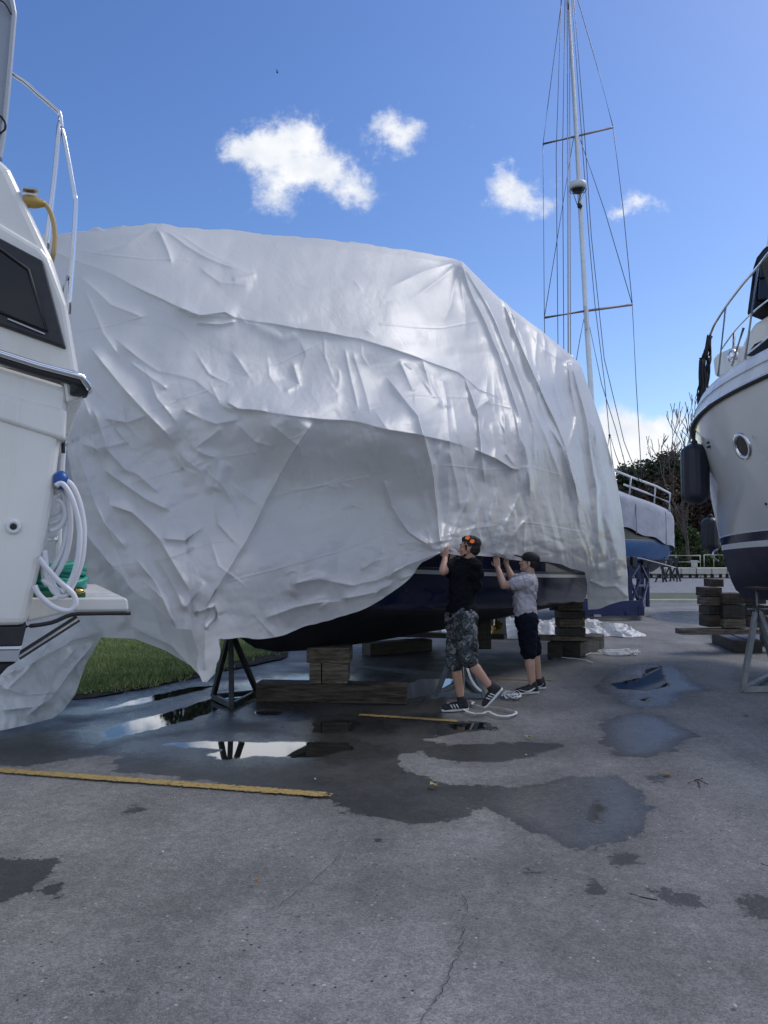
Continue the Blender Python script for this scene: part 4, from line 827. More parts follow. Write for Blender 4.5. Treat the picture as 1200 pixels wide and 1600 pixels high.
# ------------------------------------------------------------------ motor yacht at right
H2 = Hull((5.5, 13.4, 0), (.36, -.93, 0), (-.93, -.36, 0))
my = empty('motor_yacht', (7.2, 10.5, 0), 'tall white motor yacht with dark boot stripe and steel bow rails at the right', 'boat')
def gwid(t): return 1.95 * (1 - math.exp(-t / 1.5)) + .06
gz = [(0, 3.60), (.8, 3.72), (1.8, 3.85), (3.2, 3.98), (6, 4.05), (12, 4.0)]
def stem(z):  # how far aft the stem sits at height z
    return float(np.interp(z, [.9, 1.0, 1.3, 1.7, 2.4, 3.6], [1.1, .80, .62, .50, .32, 0]))
def hz_prof(t):
    g = interp(gz, t); w0 = gwid(t)
    return g, w0
zr = [.95, 1.05, 1.2, 1.45, 1.68, 1.72, 1.76, 1.88, 1.90, 2.1, 2.4, 2.8, 3.2, 3.45, 3.6]
def yacht_section(t, sd):
    g, w0 = hz_prof(t); out = []
    for k, z in enumerate(zr):
        zz = z + (g - 3.6) * ((z - .95) / 2.65) ** 1.0 if z > 1 else z
        te = max(0, t - stem(z)) ; ff = [0, .20, .48, .70, .78, .785, .79, .81, .812, .84, .88, .93, .97, .99, 1][k]
        fl = 1 - math.exp(-te / (1.5 + .9 * (3.6 - z) / 2.6)); wv = 1.98 * fl * ff
        tt = max(t, stem(z)) if t < 1.2 else t
        out.append(H2.p(tt, sd * wv, zz - (.0 if z > 1 else .02 * t)))
    return out
tl = list(np.linspace(0, 1.2, 22)) + list(np.linspace(1.3, 5, 26)) + [7, 9, 12]
mi = [0, 0, 0, 0, 1, 1, 2, 1] + [3] * 6
mats = [MT['navy_bottom'], MT['white_pl'], MT['navy'], MT['gelcoat']]
MT['gel_grey'] = mat('yacht_gelcoat', (.66, .66, .65), .16, c2=(.71, .71, .70), scale=.7, coat=.6, rvar=.03)
mats[3] = MT['gel_grey']
for sd in (1, -1): loft('hull', [yacht_section(t, sd) for t in tl], mats, my, mi=mi)
# deck moulding above the rub rail
def deck_pt(t, sd, dw, dz): g, w0 = hz_prof(t); return H2.p(t, sd * (1.98 * (1 - math.exp(-t / 1.5)) + dw), g + dz)
tl2 = list(np.linspace(0, 1, 14)) + list(np.linspace(1.1, 6, 24)) + [9, 12]
def dmould(t, sd):
    k = min(1, t / .5) ; return [deck_pt(t, sd, .03 * k, .02), deck_pt(t, sd, .0, .10), deck_pt(t, sd, -.05 * k, .30), deck_pt(t, sd, -.12 * k, .42), deck_pt(t, sd, -.22 * k, .47), H2.p(t + .12 * (1 - k), 0, hz_prof(t)[0] + .50)]
for sd in (1, -1): loft('foredeck', [dmould(t, sd) for t in tl2], MT['gelcoat'], my)
for sd in (1, -1):
    mb = MB(); mb.tube([deck_pt(t, sd, .035, .0) for t in tl2], .035, 10); mb.build('rub_rail', MT['rubber'], my, smooth=True)
    mb = MB(); mb.tube([deck_pt(t, sd, .055, .012) for t in tl2], .016, 8); mb.build('rail_insert', MT['chrome'], my, smooth=True)
    mb = MB(); mb.tube([deck_pt(t, sd, -.015, .22) for t in tl2[3:]], .008, 6); mb.build('styling_line', MT['silver'], my, smooth=True)
# portholes
def on_hull(px, py, t_guess=1.5):
    # march the ray until it meets the near side surface
    best = None
    r = ray(px, py)
    for Y in np.linspace(8, 14, 600):
        P_ = V(px, py, Y); d = P_ - H2.o; d.z = 0; t = d.dot(H2.f); ww = d.dot(H2.n)
        if t < 0: continue
        g, _ = hz_prof(t); sec = yacht_section(t, 1); zs = [q.z for q in sec]; ws = [(q - Vector((H2.o.x, H2.o.y, q.z))).dot(H2.n) for q in sec]
        if ww < np.interp(P_.z, zs, ws): best = P_; break
    return best
def hull_normal(px, py):
    a = on_hull(px, py); b = on_hull(px + 6, py); c = on_hull(px, py + 6); n = (b - a).cross(c - a).normalized(); return a, (n if n.dot(a) < 0 else -n)
a, n_ = hull_normal(1161, 697)
mb = MB(); mb.lathe(a, n_, [(.20, -.03), (.205, .012), (.19, .03), (.16, .035), (.145, .02), (.14, -.01)], 36); ph = mb.build('porthole', MT['chrome'], my, smooth=True)
mb = MB(); mb.lathe(a, n_, [(.145, 0), (.14, .008), (.0, .010)], 32); mb.build('pane', MT['glass'], ph)
a, n_ = hull_normal(1108, 693)
for k in range(3):
    mb = MB(); c = a + Vector((0, 0, .09 - .07 * k)); s_, u_, _ = frame(n_); mb.beam(c - s_ * .055 + n_ * .012, c + s_ * .055 + n_ * .012, .035, .03); mb.build('vent', MT['blk'], my, bevel=.006)
a, n_ = hull_normal(1198, 787); mb = MB(); mb.lathe(a, n_, [(.02, 0), (.02, .02), (.0, .02)], 12); mb.build('drain', MT['blk'], my)
# stem eye and anchor roller
mb = MB(); c = V(1122, 868, 12.85); mb.tube(spline([c + Vector((0, 0, .1)), c + Vector((-.09, -.03, .05)), c + Vector((-.08, -.03, -.05)), c + Vector((0, 0, -.09))], 5), .016, 8); mb.build('towing_eye', MT['chrome'], my, smooth=True)
# rails
top = [(1108,528,13.2),(1115,510,12.9),(1122,498,12.6),(1135,478,12.1),(1160,445,11.2),(1185,416,10.4),(1204,392,9.9),(1240,352,9.2)]
mb = MB(); mb.tube(spline([V(*p) for p in top], 6), .022, 10); mb.build('bow_rail', MT['steel'], my, smooth=True)
mid = [(1128,545,12.35),(1146,520,11.8),(1165,499,11.1),(1182,483,10.6),(1204,466,9.9),(1240,440,9.2)]
mb = MB(); mb.tube(spline([V(*p) for p in mid], 6), .013, 8); mb.build('bow_rail', MT['steel'], my, smooth=True)
mid = [(1165,555,11.0),(1182,542,10.5),(1204,524,9.9),(1240,500,9.2)]
mb = MB(); mb.tube(spline([V(*p) for p in mid], 6), .013, 8); mb.build('bow_rail', MT['steel'], my, smooth=True)
for a, b in (((1107,530,13.2),(1106,606,13.0)), ((1134,480,12.1),(1122,588,12.2)), ((1185,417,10.4),(1164,562,10.6)), ((1162,512,11.1),(1143,572,11.3)), ((1147,522,11.8),(1145,568,11.5))):
    mb = MB(); mb.tube([V(*a), V(*b)], .019, 10); mb.build('stanchion', MT['steel'], my, smooth=True)
# superstructure (cabin front, windscreen, canvas top)
def Yp(px, py, Y): return V(px, py, Y)
mb = MB()
pts = [(1152,556,11.4),(1163,528,11.3),(1178,505,11.2),(1200,492,11.0),(1300,470,10.6),(1300,600,10.6),(1160,575,11.3)]
mb.prism([V(*p) for p in pts], Vector((1.6, 1.2, 0))); mb.build('cabin', MT['gelcoat'], my, bevel=.06)
mb = MB(); mb.prism([V(*p) for p in [(1165,556,10.95),(1178,537,10.9),(1196,529,10.85),(1300,500,10.3),(1300,560,10.3),(1190,556,10.8)]], Vector((.2, .15, 0))); mb.build('cabin_window', MT['glass'], my, bevel=.02)
mb = MB(); mb.prism([V(*p) for p in [(1183,470,10.9),(1187,412,10.8),(1204,388,10.7),(1300,370,10.3),(1300,455,10.3),(1204,462,10.7)]], Vector((.9, .7, 0))); mb.build('windscreen', MT['glass'], my, bevel=.02)
mb = MB(); mb.prism([V(*p) for p in [(1176,418,10.95),(1181,402,10.9),(1192,388,10.85),(1205,377,10.8),(1320,350,10.2),(1320,378,10.2),(1204,394,10.7),(1186,412,10.8),(1183,440,10.9),(1181,470,10.9),(1175,492,10.95),(1166,492,11),(1171,455,11)]], Vector((1.0, .8, .0))); mb.build('canvas_top', MT['bluecanvas'], my, bevel=.03)
mb = MB(); mb.tube([V(1199, 385, 10.7), V(1203, 340, 10.7)], .012, 6); mb.build('antenna', MT['white_pl'], my)
mb = MB(); mb.prism([V(*p) for p in [(1112,560,12.6),(1122,552,12.5),(1150,538,12),(1152,572,12),(1128,590,12.4),(1116,588,12.6)]], Vector((.9, .3, 0))); mb.build('windlass_locker', MT['gelcoat'], my, bevel=.05)
mb = MB(); mb.lathe(V(1145, 556, 11.6), (0, 0, 1), [(.05, -.09), (.075, -.05), (.08, .03), (.05, .08), (0, .09)], 16); mb.build('searchlight', MT['chrome'], my, smooth=True)
# fenders and their lines, bundled rope on the pulpit
def fender(px, py0, py1, Y, r, label, dx=0):
    z1, z0 = V(px, py0, Y).z, V(px, py1, Y).z; c = V(px, py1, Y); o = empty('fender', c, label, 'fender'); hh = z1 - z0; prof = []
    for k in range(21):
        a = k / 20; e = min(a, 1 - a) * hh; rr = r * (1 - (1 - min(1, e / (r * .75))) ** 2.6 * .75) if e < r * .75 else r; prof.append((rr * (1.0), a * hh))
    mb = MB(); c0 = c; n = 64; vs = []; 
    for (rr, h) in prof: vs += [c0 + Vector((math.cos(2 * math.pi * j / n), math.sin(2 * math.pi * j / n), 0)) * rr * (1 + .018 * math.cos(16 * 2 * math.pi * j / n)) + Vector((0, 0, h)) for j in range(n)]
    fs = [(i * n + j, i * n + (j + 1) % n, (i + 1) * n + (j + 1) % n, (i + 1) * n + j) for i in range(20) for j in range(n)] + [tuple(range(n))[::-1], tuple(20 * n + j for j in range(n))]
    mb.add(vs, fs); mb.build('fender_body', MT['fender'], o, smooth=True)
    mb = MB(); mb.lathe(c + Vector((0, 0, hh - .01)), (0, 0, 1), [(.05, 0), (.045, .05), (.02, .07), (0, .07)], 16); mb.build('end_fitting', MT['rubber'], o, smooth=True)
    mb = MB(); mb.lathe(c + Vector((0, 0, -.04)), (0, 0, 1), [(0, 0), (.02, 0), (.045, .05)], 16); mb.build('end_fitting', MT['rubber'], o, smooth=True)
    return o, c + Vector((0, 0, hh + .05))
MT['fender'] = mat('navy_fender_vinyl', (.010, .013, .026), .42, c2=(.016, .019, .035), scale=5)
fo, ft = fender(1087, 693, 789, 12.4, .215, 'large ribbed navy fender hanging off the bow of the white motor yacht')
mb = MB(); mb.tube([ft, V(1088, 660, 12.5), V(1096, 615, 12.7), V(1102, 560, 12.9), V(1107, 532, 13.15)], .011, 8); mb.build('line', MT['rope'], fo)
fo, ft = fender(1111, 808, 862, 14.6, .17, 'second navy fender half hidden behind the yacht bow')
mb = MB(); mb.tube([ft, V(1104, 790, 14.5), V(1102, 700, 14.2), V(1104, 640, 13.9)], .010, 8); mb.build('line', MT['rope'], fo)
ro = empty('rope_bundle', V(1102, 600, 12.9), 'tangle of black rope tied to the front stanchion of the yacht rail', 'rope')
rr_ = random.Random(3)
for k in range(7):
    p = []; 
    for j in range(9):
        a = j / 8; px = 1108 - 14 * a + rr_.uniform(-4, 4) + (4 if k % 2 else -3) * math.sin(a * 3.14); py = 526 + 112 * a + rr_.uniform(-4, 4); p.append(V(px, py, 12.95 + rr_.uniform(-.08, .08)))
    mb = MB(); mb.tube(spline(p, 5), .022 if k < 4 else .013, 7); mb.build('rope', MT['rope'], ro, smooth=True)
mb = MB(); mb.tube(spline([V(1096, 560, 12.85), V(1095, 590, 12.8), V(1098, 615, 12.85), V(1100, 590, 12.9), V(1097, 562, 12.85)], 6), .04, 8); mb.build('rope', MT['rope'], ro, smooth=True)
mb = MB(); mb.tube(spline([V(1095, 600, 12.8), V(1090, 610, 12.8), V(1091, 632, 12.8), V(1096, 640, 12.85)], 6), .012, 8); mb.build('rope', MT['rope'], ro, smooth=True)
mb = MB(); mb.tube(spline([V(1152, 570, 11.2), V(1143, 630, 11.0), V(1165, 660, 10.8), V(1190, 710, 10.2), V(1240, 790, 9.4)], 8), .006, 6); o = mb.build('line', MT['halyard'], my, smooth=True)
# keel blocks for the yacht
GY_ = 'timber blocks under the motor yacht'
def zz(py, Y): return V(600, py, Y).z
LY = [('timber_block', 1113, 1129, 905, 917, 13.3, 'wood', 'small loose block on top of the left pile under the yacht'),
      ('timber_block', 1100, 1127, 918, 932, 13.0, 'wood', 'second from top block of the left pile under the yacht bow'),
      ('timber_block', 1102, 1127, 933, 946, 13.0, 'wood_pale', 'pale middle block of the left pile under the yacht bow'),
      ('timber_block', 1105, 1128, 947, 960, 13.0, 'wood_dark', 'dark block below the pale one in the left pile under the yacht'),
      ('timber_block', 1105, 1128, 961, 980, 13.0, 'wood', 'bottom block of the left pile under the yacht bow'),
      ('timber_block', 1128, 1162, 927, 944, 12.9, 'wood', 'top block of the middle pile touching the yacht stem'),
      ('timber_block', 1128, 1163, 945, 966, 12.9, 'wood_dark', 'dark block in the middle pile under the yacht stem'),
      ('timber_block', 1129, 1164, 967, 981, 12.9, 'wood_pale', 'bottom pale block of the middle pile under the yacht stem'),
      ('timber_block', 1165, 1196, 930, 944, 13.2, 'wood', 'top block of the right pile behind the metal jack stand'),
      ('timber_block', 1165, 1200, 946, 962, 13.2, 'wood_dark', 'middle block of the right pile behind the metal jack stand'),
      ('timber_block', 1166, 1200, 963, 980, 13.2, 'wood', 'lowest block of the right pile behind the metal jack stand')]
for nm, x0, x1, y0, y1, Y, mm, lb in LY:
    timber(nm, (V(x0, y0, Y).x, Y + .15, (zz(y0, Y) + zz(y1, Y)) / 2), (V(x1, y0, Y).x, Y + .17, (zz(y0, Y) + zz(y1, Y)) / 2), .34, zz(y0, Y) - zz(y1, Y), MT[mm], lb, GY_)
timber('plank', (V(1063, 988, 12.9).x, 12.95, zz(987, 12.9)), (V(1260, 988, 12.9).x, 13.1, zz(987, 12.9)), .30, .085, MT['wood_pale'], 'long plank under the piles of yacht blocks', GY_)
timber('timber_beam', (V(1142, 1003, 13).x + .12, 12.9, .10), (V(1142, 1003, 13).x + .3, 14.2, .10), .22, .2, MT['wood_dark'], 'left ground beam under the yacht plank', GY_)
timber('timber_beam', (V(1163, 1003, 13).x + .14, 12.9, .10), (V(1163, 1003, 13).x + .34, 14.2, .10), .22, .2, MT['wood_dark'], 'second ground beam under the yacht plank', GY_)
timber('timber_beam', (V(1200, 1003, 13).x + .4, 12.9, .10), (V(1200, 1003, 13).x + .6, 14.2, .10), .3, .2, MT['wood_dark'], 'third ground beam under the yacht plank', GY_)

# ------------------------------------------------------------------ white boat at left, close
O3 = Vector((-1.48, 3.6, 0)); A3 = Vector((.906, .423, 0)); N3 = Vector((.423, -.906, 0))
def LP(px, py, o=0.0):
    r = ray(px, py); k = ((O3 + N3 * o).dot(N3)) / (r.x * N3.x + r.y * N3.y); return Vector((r.x * k, r.y * k, CH + r.z * k))
lb_ = empty('cabin_boat', (O3 - A3 * 1.5 - N3 * 1.2), 'close white cabin boat at left with black framed window and swim platform', 'boat')
def slab(name, pts, depth, m, o=0.0, bevel=.02, parent=lb_, seg=3):
    mb = MB(); mb.prism([LP(x, y, o) for x, y in pts], -N3 * depth); return mb.build(name, m, parent, bevel=bevel, seg=seg)
XL = -420
slab('hull', [(XL,440),(0,570),(106,602),(103,650),(95,681),(84,775),(62,890),(41,978),(XL,985)], 2.3, MT['gelcoat'], bevel=.035)
slab('hull_knuckle', [(XL,560),(0,612),(105,640),(102.5,689),(0,657),(XL,560+40)], 2.3, MT['gelcoat'], .018, .018)
slab('boot_stripe', [(XL,985.5),(41,979),(34,1009),(XL,1016)], 2.25, MT['frame'], -.004, .004)
slab('pin_stripe', [(XL,1017),(33.6,1010),(32.6,1014.5),(XL,1021)], 2.26, MT['white_pl'], 0, .002)
slab('lower_stripe', [(XL,1022),(32,1015.5),(27,1034),(XL,1040)], 2.25, MT['silver'], -.006, .004)
slab('hull_bottom', [(XL,1040.5),(27,1034.5),(12,1043),(-6,1062),(-120,1100),(XL,1110)], 2.0, MT['antifoul'], -.03, .02)
slab('cabin', [(XL,100),(-60,228),(0,244),(17,262),(35,300),(60,352),(83,402),(105,472),(118,545),(125,590),(XL,500)], 1.9, MT['gelcoat'], -.16, .045)
slab('cabin_moulding', [(XL,120),(-60,300),(0,346),(66,386),(78,402),(105,475),(123,588),(XL,510)], 1.8, MT['gelcoat'], -.135, .03)
# rub rail at deck level
mb = MB()
rp = [(XL,430),(-150,515),(0,561),(60,580),(110,593),(128,598)]
mb.prism([LP(x, y - 9, .0) for x, y in rp] + [LP(x, y + 9, .0) for x, y in rp[::-1]], N3 * .05); 
mb.build('rub_rail', MT['rubber'], lb_, bevel=.012)
mb = MB(); mb.tube([LP(x, y - 9, .055) for x, y in rp] + [LP(137, 604, .03), LP(138, 611, -.06)], .017, 12); mb.build('rail_insert', MT['chrome'], lb_, smooth=True)
mb = MB(); mb.prism([LP(110, 594, .045), LP(128, 598, .045), LP(139, 608, .01), LP(139, 616, .01), LP(126, 618, .03), LP(110, 616, .045)], -N3 * .10); mb.build('gunwale_corner', MT['rubber'], lb_, bevel=.01)
mb = MB(); mb.prism([LP(100, 596, .02), LP(130, 600, .0), LP(136, 610, -.03), LP(128, 621, 0), LP(104, 629, .015)], -N3 * 2.2); mb.build('gunwale', MT['gelcoat'], lb_, bevel=.012)
mb = MB(); mb.prism([LP(100, 584, -.02), LP(126, 591, -.02), LP(132, 600, -.02), LP(100, 600, -.02)], -N3 * 2.1); mb.build('side_deck', MT['gelcoat'], lb_, bevel=.02)
# window
wf = slab('window', [(XL,310),(0,371),(68,407),(104,545),(0,508),(XL,440)], .06, MT['frame'], -.112, .012)
mb = MB(); mb.prism([LP(x, y, -.106) for x, y in [(XL,330),(0,389),(44,421),(73,517),(0,486),(XL,420)]], -N3 * .02); mb.build('pane', MT['glass'], wf, bevel=.004)
mb = MB(); mb.tube([LP(x, y, -.100) for x, y in [(XL,330),(0,389),(44,421),(73,517),(0,486),(XL,420)]] , .008, 8); mb.build('seal', MT['rubber'], wf, smooth=True)
mb = MB(); mb.beam(LP(12, 498, -.098), LP(70, 522, -.098), .006, .006); mb.build('chipped_edge', MT['silver'], wf)
# through-hull fitting
mb = MB(); c = LP(21, 823, 0); mb.lathe(c, N3, [(.034, 0), (.034, .012), (.028, .018), (.016, .018), (.014, .004), (0, .004)], 32); tf = mb.build('hull_fitting', MT['white_pl'], lb_, smooth=True)
mb = MB(); mb.lathe(c + N3 * .0195, N3, [(.014, 0), (.012, .001), (0, .001)], 16); mb.build('outlet', MT['blk'], tf)
# shore power inlet and yellow plug
mb = MB(); c = LP(36, 301, -.2); mb.beam(LP(35, 297, -.18), LP(60, 300, -.18), .07, .012); mb.build('inlet_cover', MT['steel'], lb_, bevel=.003)
plug = empty('shore_power_plug', LP(50, 315, -.2), 'yellow shore power plug in its socket on the white cabin side', 'power plug')
mb = MB(); ax3 = (LP(70, 318, -.2) - LP(40, 313, -.2)).normalized(); c = LP(36, 313, -.2)
L3 = (LP(72, 318, -.2) - c).length; mb.lathe(c, ax3, [(.026, 0), (.031, .02), (.031, L3 * .45), (.028, L3 * .6), (.022, L3 * .75), (.018, L3 * .85), (.014, L3)], 24); mb.build('plug_body', MT['yellow'], plug, smooth=True)
mb = MB(); mb.tube(spline([c + ax3 * L3 * .9, LP(76, 326, -.2), LP(83, 345, -.2), LP(86, 370, -.2), LP(84, 392, -.2), LP(82, 402, -.22), LP(78, 420, -.3)], 6), .0125, 10); mb.build('power_cord', MT['cord'], plug, smooth=True)
# steel rails
def lt(name, pts, r, o=-.5, m='steel', parent=lb_): mb = MB(); mb.tube(spline([LP(x, y, o) for x, y in pts], 4) if len(pts) > 2 else [LP(x, y, o) for x, y in pts], r, 12); return mb.build(name, MT[m], parent, smooth=True)
lt('stern_rail', [(-160,20),(16,114),(60,148),(88,172),(93,178),(95,190),(96,200)], .0135)
lt('rail_post', [(94,182),(87,260),(79,330),(73,388)], .0135)
lt('rail_post', [(96,192),(108,255),(117,305),(118.5,318),(115,380),(107,490)], .0125)
lt('rail_brace', [(107,432),(96,455)], .011)
# flybridge enclosure at the top left
fb = slab('flybridge_screen', [(-420,-260),(-40,-80),(8,-20),(21,12),(18,60),(5,210),(-3,250),(-60,228),(-420,100)], .03, MT['vinyl'], -.45, .01)
mb = MB(); mb.tube(spline([LP(x, y, -.43) for x, y in [(-40,-60),(8,-18),(21,14),(20,50),(6,205),(-2,248)]], 6), .014, 10); mb.build('screen_edge', MT['silver'], lb_, smooth=True)
lt('screen_zip', [(-20,-5),(5,3),(17,22)], .004, -.42, 'blk'); lt('screen_post', [(2,150),(-2,262)], .016, -.47); 
mb = MB(); mb.tube(spline([LP(x, y, -.42) for x, y in [(-8,176),(2,183),(8,193),(7,203),(0,208),(-8,210)]], 6), .006, 8); mb.build('tie_loop', MT['rope'], lb_, smooth=True)
# swim platform
sw = MB(); sw.prism([LP(45,934,-.10), LP(196,934,-.10), LP(200,938,-.10), LP(201,954,-.10), LP(112,955,-.10), LP(42,972,-.10)], -N3 * 1.7); pf = sw.build('swim_platform', MT['gelcoat'], lb_, bevel=.012)
lt('platform_fender', [(40,979),(80,973),(112,960.5),(150,958.5),(204,958)], .010, -.085, 'rubber', pf)
mb = MB(); mb.beam(LP(28,1026,-.12), LP(122,966,-.12), .02, .035); mb.build('platform_strut', MT['frame'], pf); mb = MB(); mb.beam(LP(28,1027,-.105), LP(122,967,-.105), .006, .010); mb.build('strut_trim', MT['steel'], pf)
lt('ladder_pole', [(100,690),(97,740),(94,800),(91,875)], .012, -.22, 'white_pl'); 
mb = MB(); mb.beam(LP(99,688,-.12), LP(99,708,-.12), .02, .012); mb.build('pole_clip', MT['blk'], lb_)
mb = MB(); mb.lathe(LP(84, 750, -.02), A3, [(.03, 0), (.045, .02), (.045, .04), (.03, .06), (0, .065)], 20); mb.build('hose_hook', MT['hose_d'], lb_, smooth=True)
mb = MB(); mb.lathe(LP(74, 843, -.02), A3, [(.012, 0), (.012, .03), (.018, .03), (.018, .045), (0, .045)], 14); mb.build('hose_tap', MT['chrome'], lb_, smooth=True)
# white hose loops
hw = empty('white_hose', LP(95, 930, -.05), 'coil of white hose hung over the stern beside the green hose', 'hose')
def hose(pts, r, m, parent, o=0):
    mb = MB(); mb.tube(spline([LP(x, y, oo) for x, y, oo in pts], 7), r, 12); return mb.build('hose_loop', MT[m], parent, smooth=True)
hose([(86,762,-.02),(105,752,-.0),(121,775,.0),(131,820,.0),(129,870,.0),(118,905,.0),(103,930,.0),(85,925,.0),(74,900,-.01),(70,860,-.02)], .0125, 'hose_w', hw)
hose([(84,768,-.05),(100,760,-.05),(108,790,-.05),(110,830,-.05),(102,870,-.05),(85,902,-.05),(72,912,-.05),(66,880,-.06)], .0125, 'hose_w', hw)
hose([(86,760,.02),(98,756,.02),(113,780,.03),(124,825,.03),(122,870,.03),(112,905,.02),(98,926,.01)], .0125, 'hose_w', hw)
hose([(60,870,.03),(70,884,.03),(92,908,.03),(114,928,.03),(118,945,.03),(106,954,.03),(84,948,.03),(62,930,.03),(54,915,.03)], .0125, 'hose_w', hw)
hose([(76,830,-.05),(92,824,-.05),(102,806,-.05),(98,788,-.05),(88,780,-.05)], .0120, 'hose_w', hw)
hose([(72,806,-.08),(88,802,-.08),(98,790,-.08),(96,775,-.08)], .0120, 'hose_w', hw)
hose([(66,905,-.02),(80,915,0),(92,928,0),(84,936,0)], .0120, 'hose_w', hw)
hose([(88,764,-.03),(104,758,-.02),(116,785,-.02),(127,830,-.02),(126,872,-.02),(114,903,-.02),(98,922,-.01),(84,915,-.02),(78,890,-.03)], .0125, 'hose_w', hw)
hose([(84,772,-.06),(96,768,-.06),(103,795,-.06),(104,830,-.06),(96,862,-.06),(82,888,-.06),(72,896,-.07)], .0120, 'hose_w', hw)
hose([(74,818,-.07),(90,814,-.07),(100,800,-.07),(97,782,-.07),(90,776,-.07)], .0115, 'hose_w', hw)
hg = empty('green_hose', LP(95, 930, -.4), 'green garden hose coiled on a tray on the swim platform', 'hose')
for k in range(9):
    rr2 = random.Random(k); cxx = 94 + rr2.uniform(-3, 3); cy = 917 - k * 4.6; rad = .10 + rr2.uniform(-.015, .015); c = LP(cxx - 6, cy, -.30); p = []
    for j in range(15):
        a = 2 * math.pi * j / 14; p.append(c + A3 * rad * 1.15 * math.cos(a) + N3 * rad * math.sin(a) + Vector((0, 0, .012 * math.sin(a * 2 + k))))
    mb = MB(); mb.tube(spline(p, 3), .0145, 10); mb.build('hose_loop', MT['hose_g'], hg, smooth=True)
mb = MB(); mb.prism([LP(50,925,-.12), LP(134,925,-.12), LP(134,933.5,-.12), LP(50,933.5,-.12)], -N3 * .3); mb.build('tray', MT['tray_g'], hg, bevel=.006)
mb = MB(); mb.lathe(LP(117, 924, -.12), A3, [(.010, 0), (.014, .005), (.014, .025), (.010, .03), (.010, .04), (0, .04)], 12); mb.build('brass_fitting', MT['brass'], hg, smooth=True)

# ------------------------------------------------------------------ blue sailboat behind
H4 = Hull((7.5, 22.2, 0), (-.80, -.60, 0), (.6, -.8, 0))
sb = empty('sailboat', (6.0, 20.8, 0), 'blue hulled sailboat under a fitted grey cover standing in a blue cradle', 'sailboat')
def swid(t): return float(np.interp(t, [0, .08, .25, .5, 1.5, 3, 5, 7], [.80, .92, 1.02, 1.1, 1.3, 1.45, 1.3, .6]))
def zy(py, t): Y = 22.2 - .6 * t - .8 * swid(t); return V(600, py, Y).z
def ssec(t, sd):
    w0 = swid(t); bz = 1.34; out = []
    for a, z in ((0, bz - .30), (.35, bz - .24), (.7, bz - .05), (.9, 1.45), (.93, 1.55), (.95, 1.62), (.97, 1.68), (1, 1.8), (1.0, 1.97), (1.0, 1.98), (.99, 2.25)):
        out.append(H4.p(t, sd * w0 * a, max(z, bz - .6)))
    return out
MT['canvas_grey'].node_tree.nodes['Bump'].inputs['Strength'].default_value = .25
MT['blue_bottom'] = mat('dark_blue_bottom', (.004, .02, .06), .5, c2=(.008, .03, .09), scale=3)
tt4 = [0, .05, .15, .3, .5, .8, 1.2, 2, 3, 4, 5, 6, 7]
for sd in (1, -1): loft('hull', [ssec(t, sd) for t in tt4], [MT['blue_bottom'], MT['blue_hull'], MT['canvas_grey'], MT['frame']], sb, mi=[0, 0, 0, 1, 1, 1, 1, 1, 2, 3])
mb = MB(); a = ssec(0, 1); b = ssec(0, -1); mb.add(a + b[::-1], [tuple(range(len(a) * 2))]); mb.build('transom', MT['blue_hull'], sb)
def csec(t, sd):
    w0 = swid(t) + .07; lowz = float(np.interp(t, [0, .3, 1.2, 2.2, 3.2, 4.2, 7], [1.66, 1.78, 1.95, 2.12, 2.3, 2.3, 2.2])) + .03 * math.sin(t * 5)
    gzz = float(np.interp(t, [0, .1, .3, .6, 2, 4, 7], [2.50, 2.66, 2.76, 2.82, 3.02, 3.2, 3.3])); rg = float(np.interp(t, [0, .3, .8, 2.6, 7], [2.62, 2.85, 2.98, 3.75, 3.8]))-.1
    return [H4.p(t - .05, sd * w0, lowz)] + [H4.p(t - .05, sd * (w0 + .012 * math.sin(k * 2.3 + t * 9)), lowz + (gzz - lowz) * k / 8) for k in range(1, 8)] + [H4.p(t, sd * w0 * .96, gzz), H4.p(t, sd * w0 * .45, (gzz + rg) / 2 + .05), H4.p(t, 0, max(rg, gzz + .05))]
tc4 = list(np.linspace(0, 7, 60))
for sd in (1, -1): loft('canvas_cover', [csec(t, sd) for t in tc4], MT['canvas_grey'], sb)
mb = MB(); a = csec(0, 1); b = csec(0, -1); mb.add(a + b[::-1], [tuple(range(len(a) * 2))]); mb.build('canvas_cover', MT['canvas_grey'], sb)
def vt(name, pts, r, m, parent, n=8): mb = MB(); mb.tube([V(*p) for p in pts], r, n); return mb.build(name, MT[m], parent, smooth=True)
for p in [[(1046,800,21.0),(1047,771,21.0),(1026,760,20.6),(985,745,20.0),(960,735,19.6)], [(1046,785,21),(1010,770,20.5),(975,757,19.9)], [(1024,760,20.6),(1022,792,20.6)], [(986,745,20.0),(983,778,20.0)]]: vt('pulpit_rail', p, .028, 'white_pl', sb)
for px in (986, 1002, 1020, 1030, 1039, 1048): vt('tie_line', [(px, 838 + (px - 996) * .3, 20.2 + (px - 996) * .02), (px, 880 + (px - 996) * .1, 20.2 + (px - 996) * .02)], .012, 'halyard', sb)
vt('tie_line', [(965,870,19.6),(1000,872,19.8),(1030,880,20.4),(1056,887,21)], .012, 'halyard', sb)
vt('seam', [(993,786,19.55),(994,800,19.5),(995,834,19.45)], .014, 'canvas_grey', sb); vt('seam', [(1040,798,20.4),(1041,820,20.4),(1041,853,20.4)], .014, 'silver', sb)
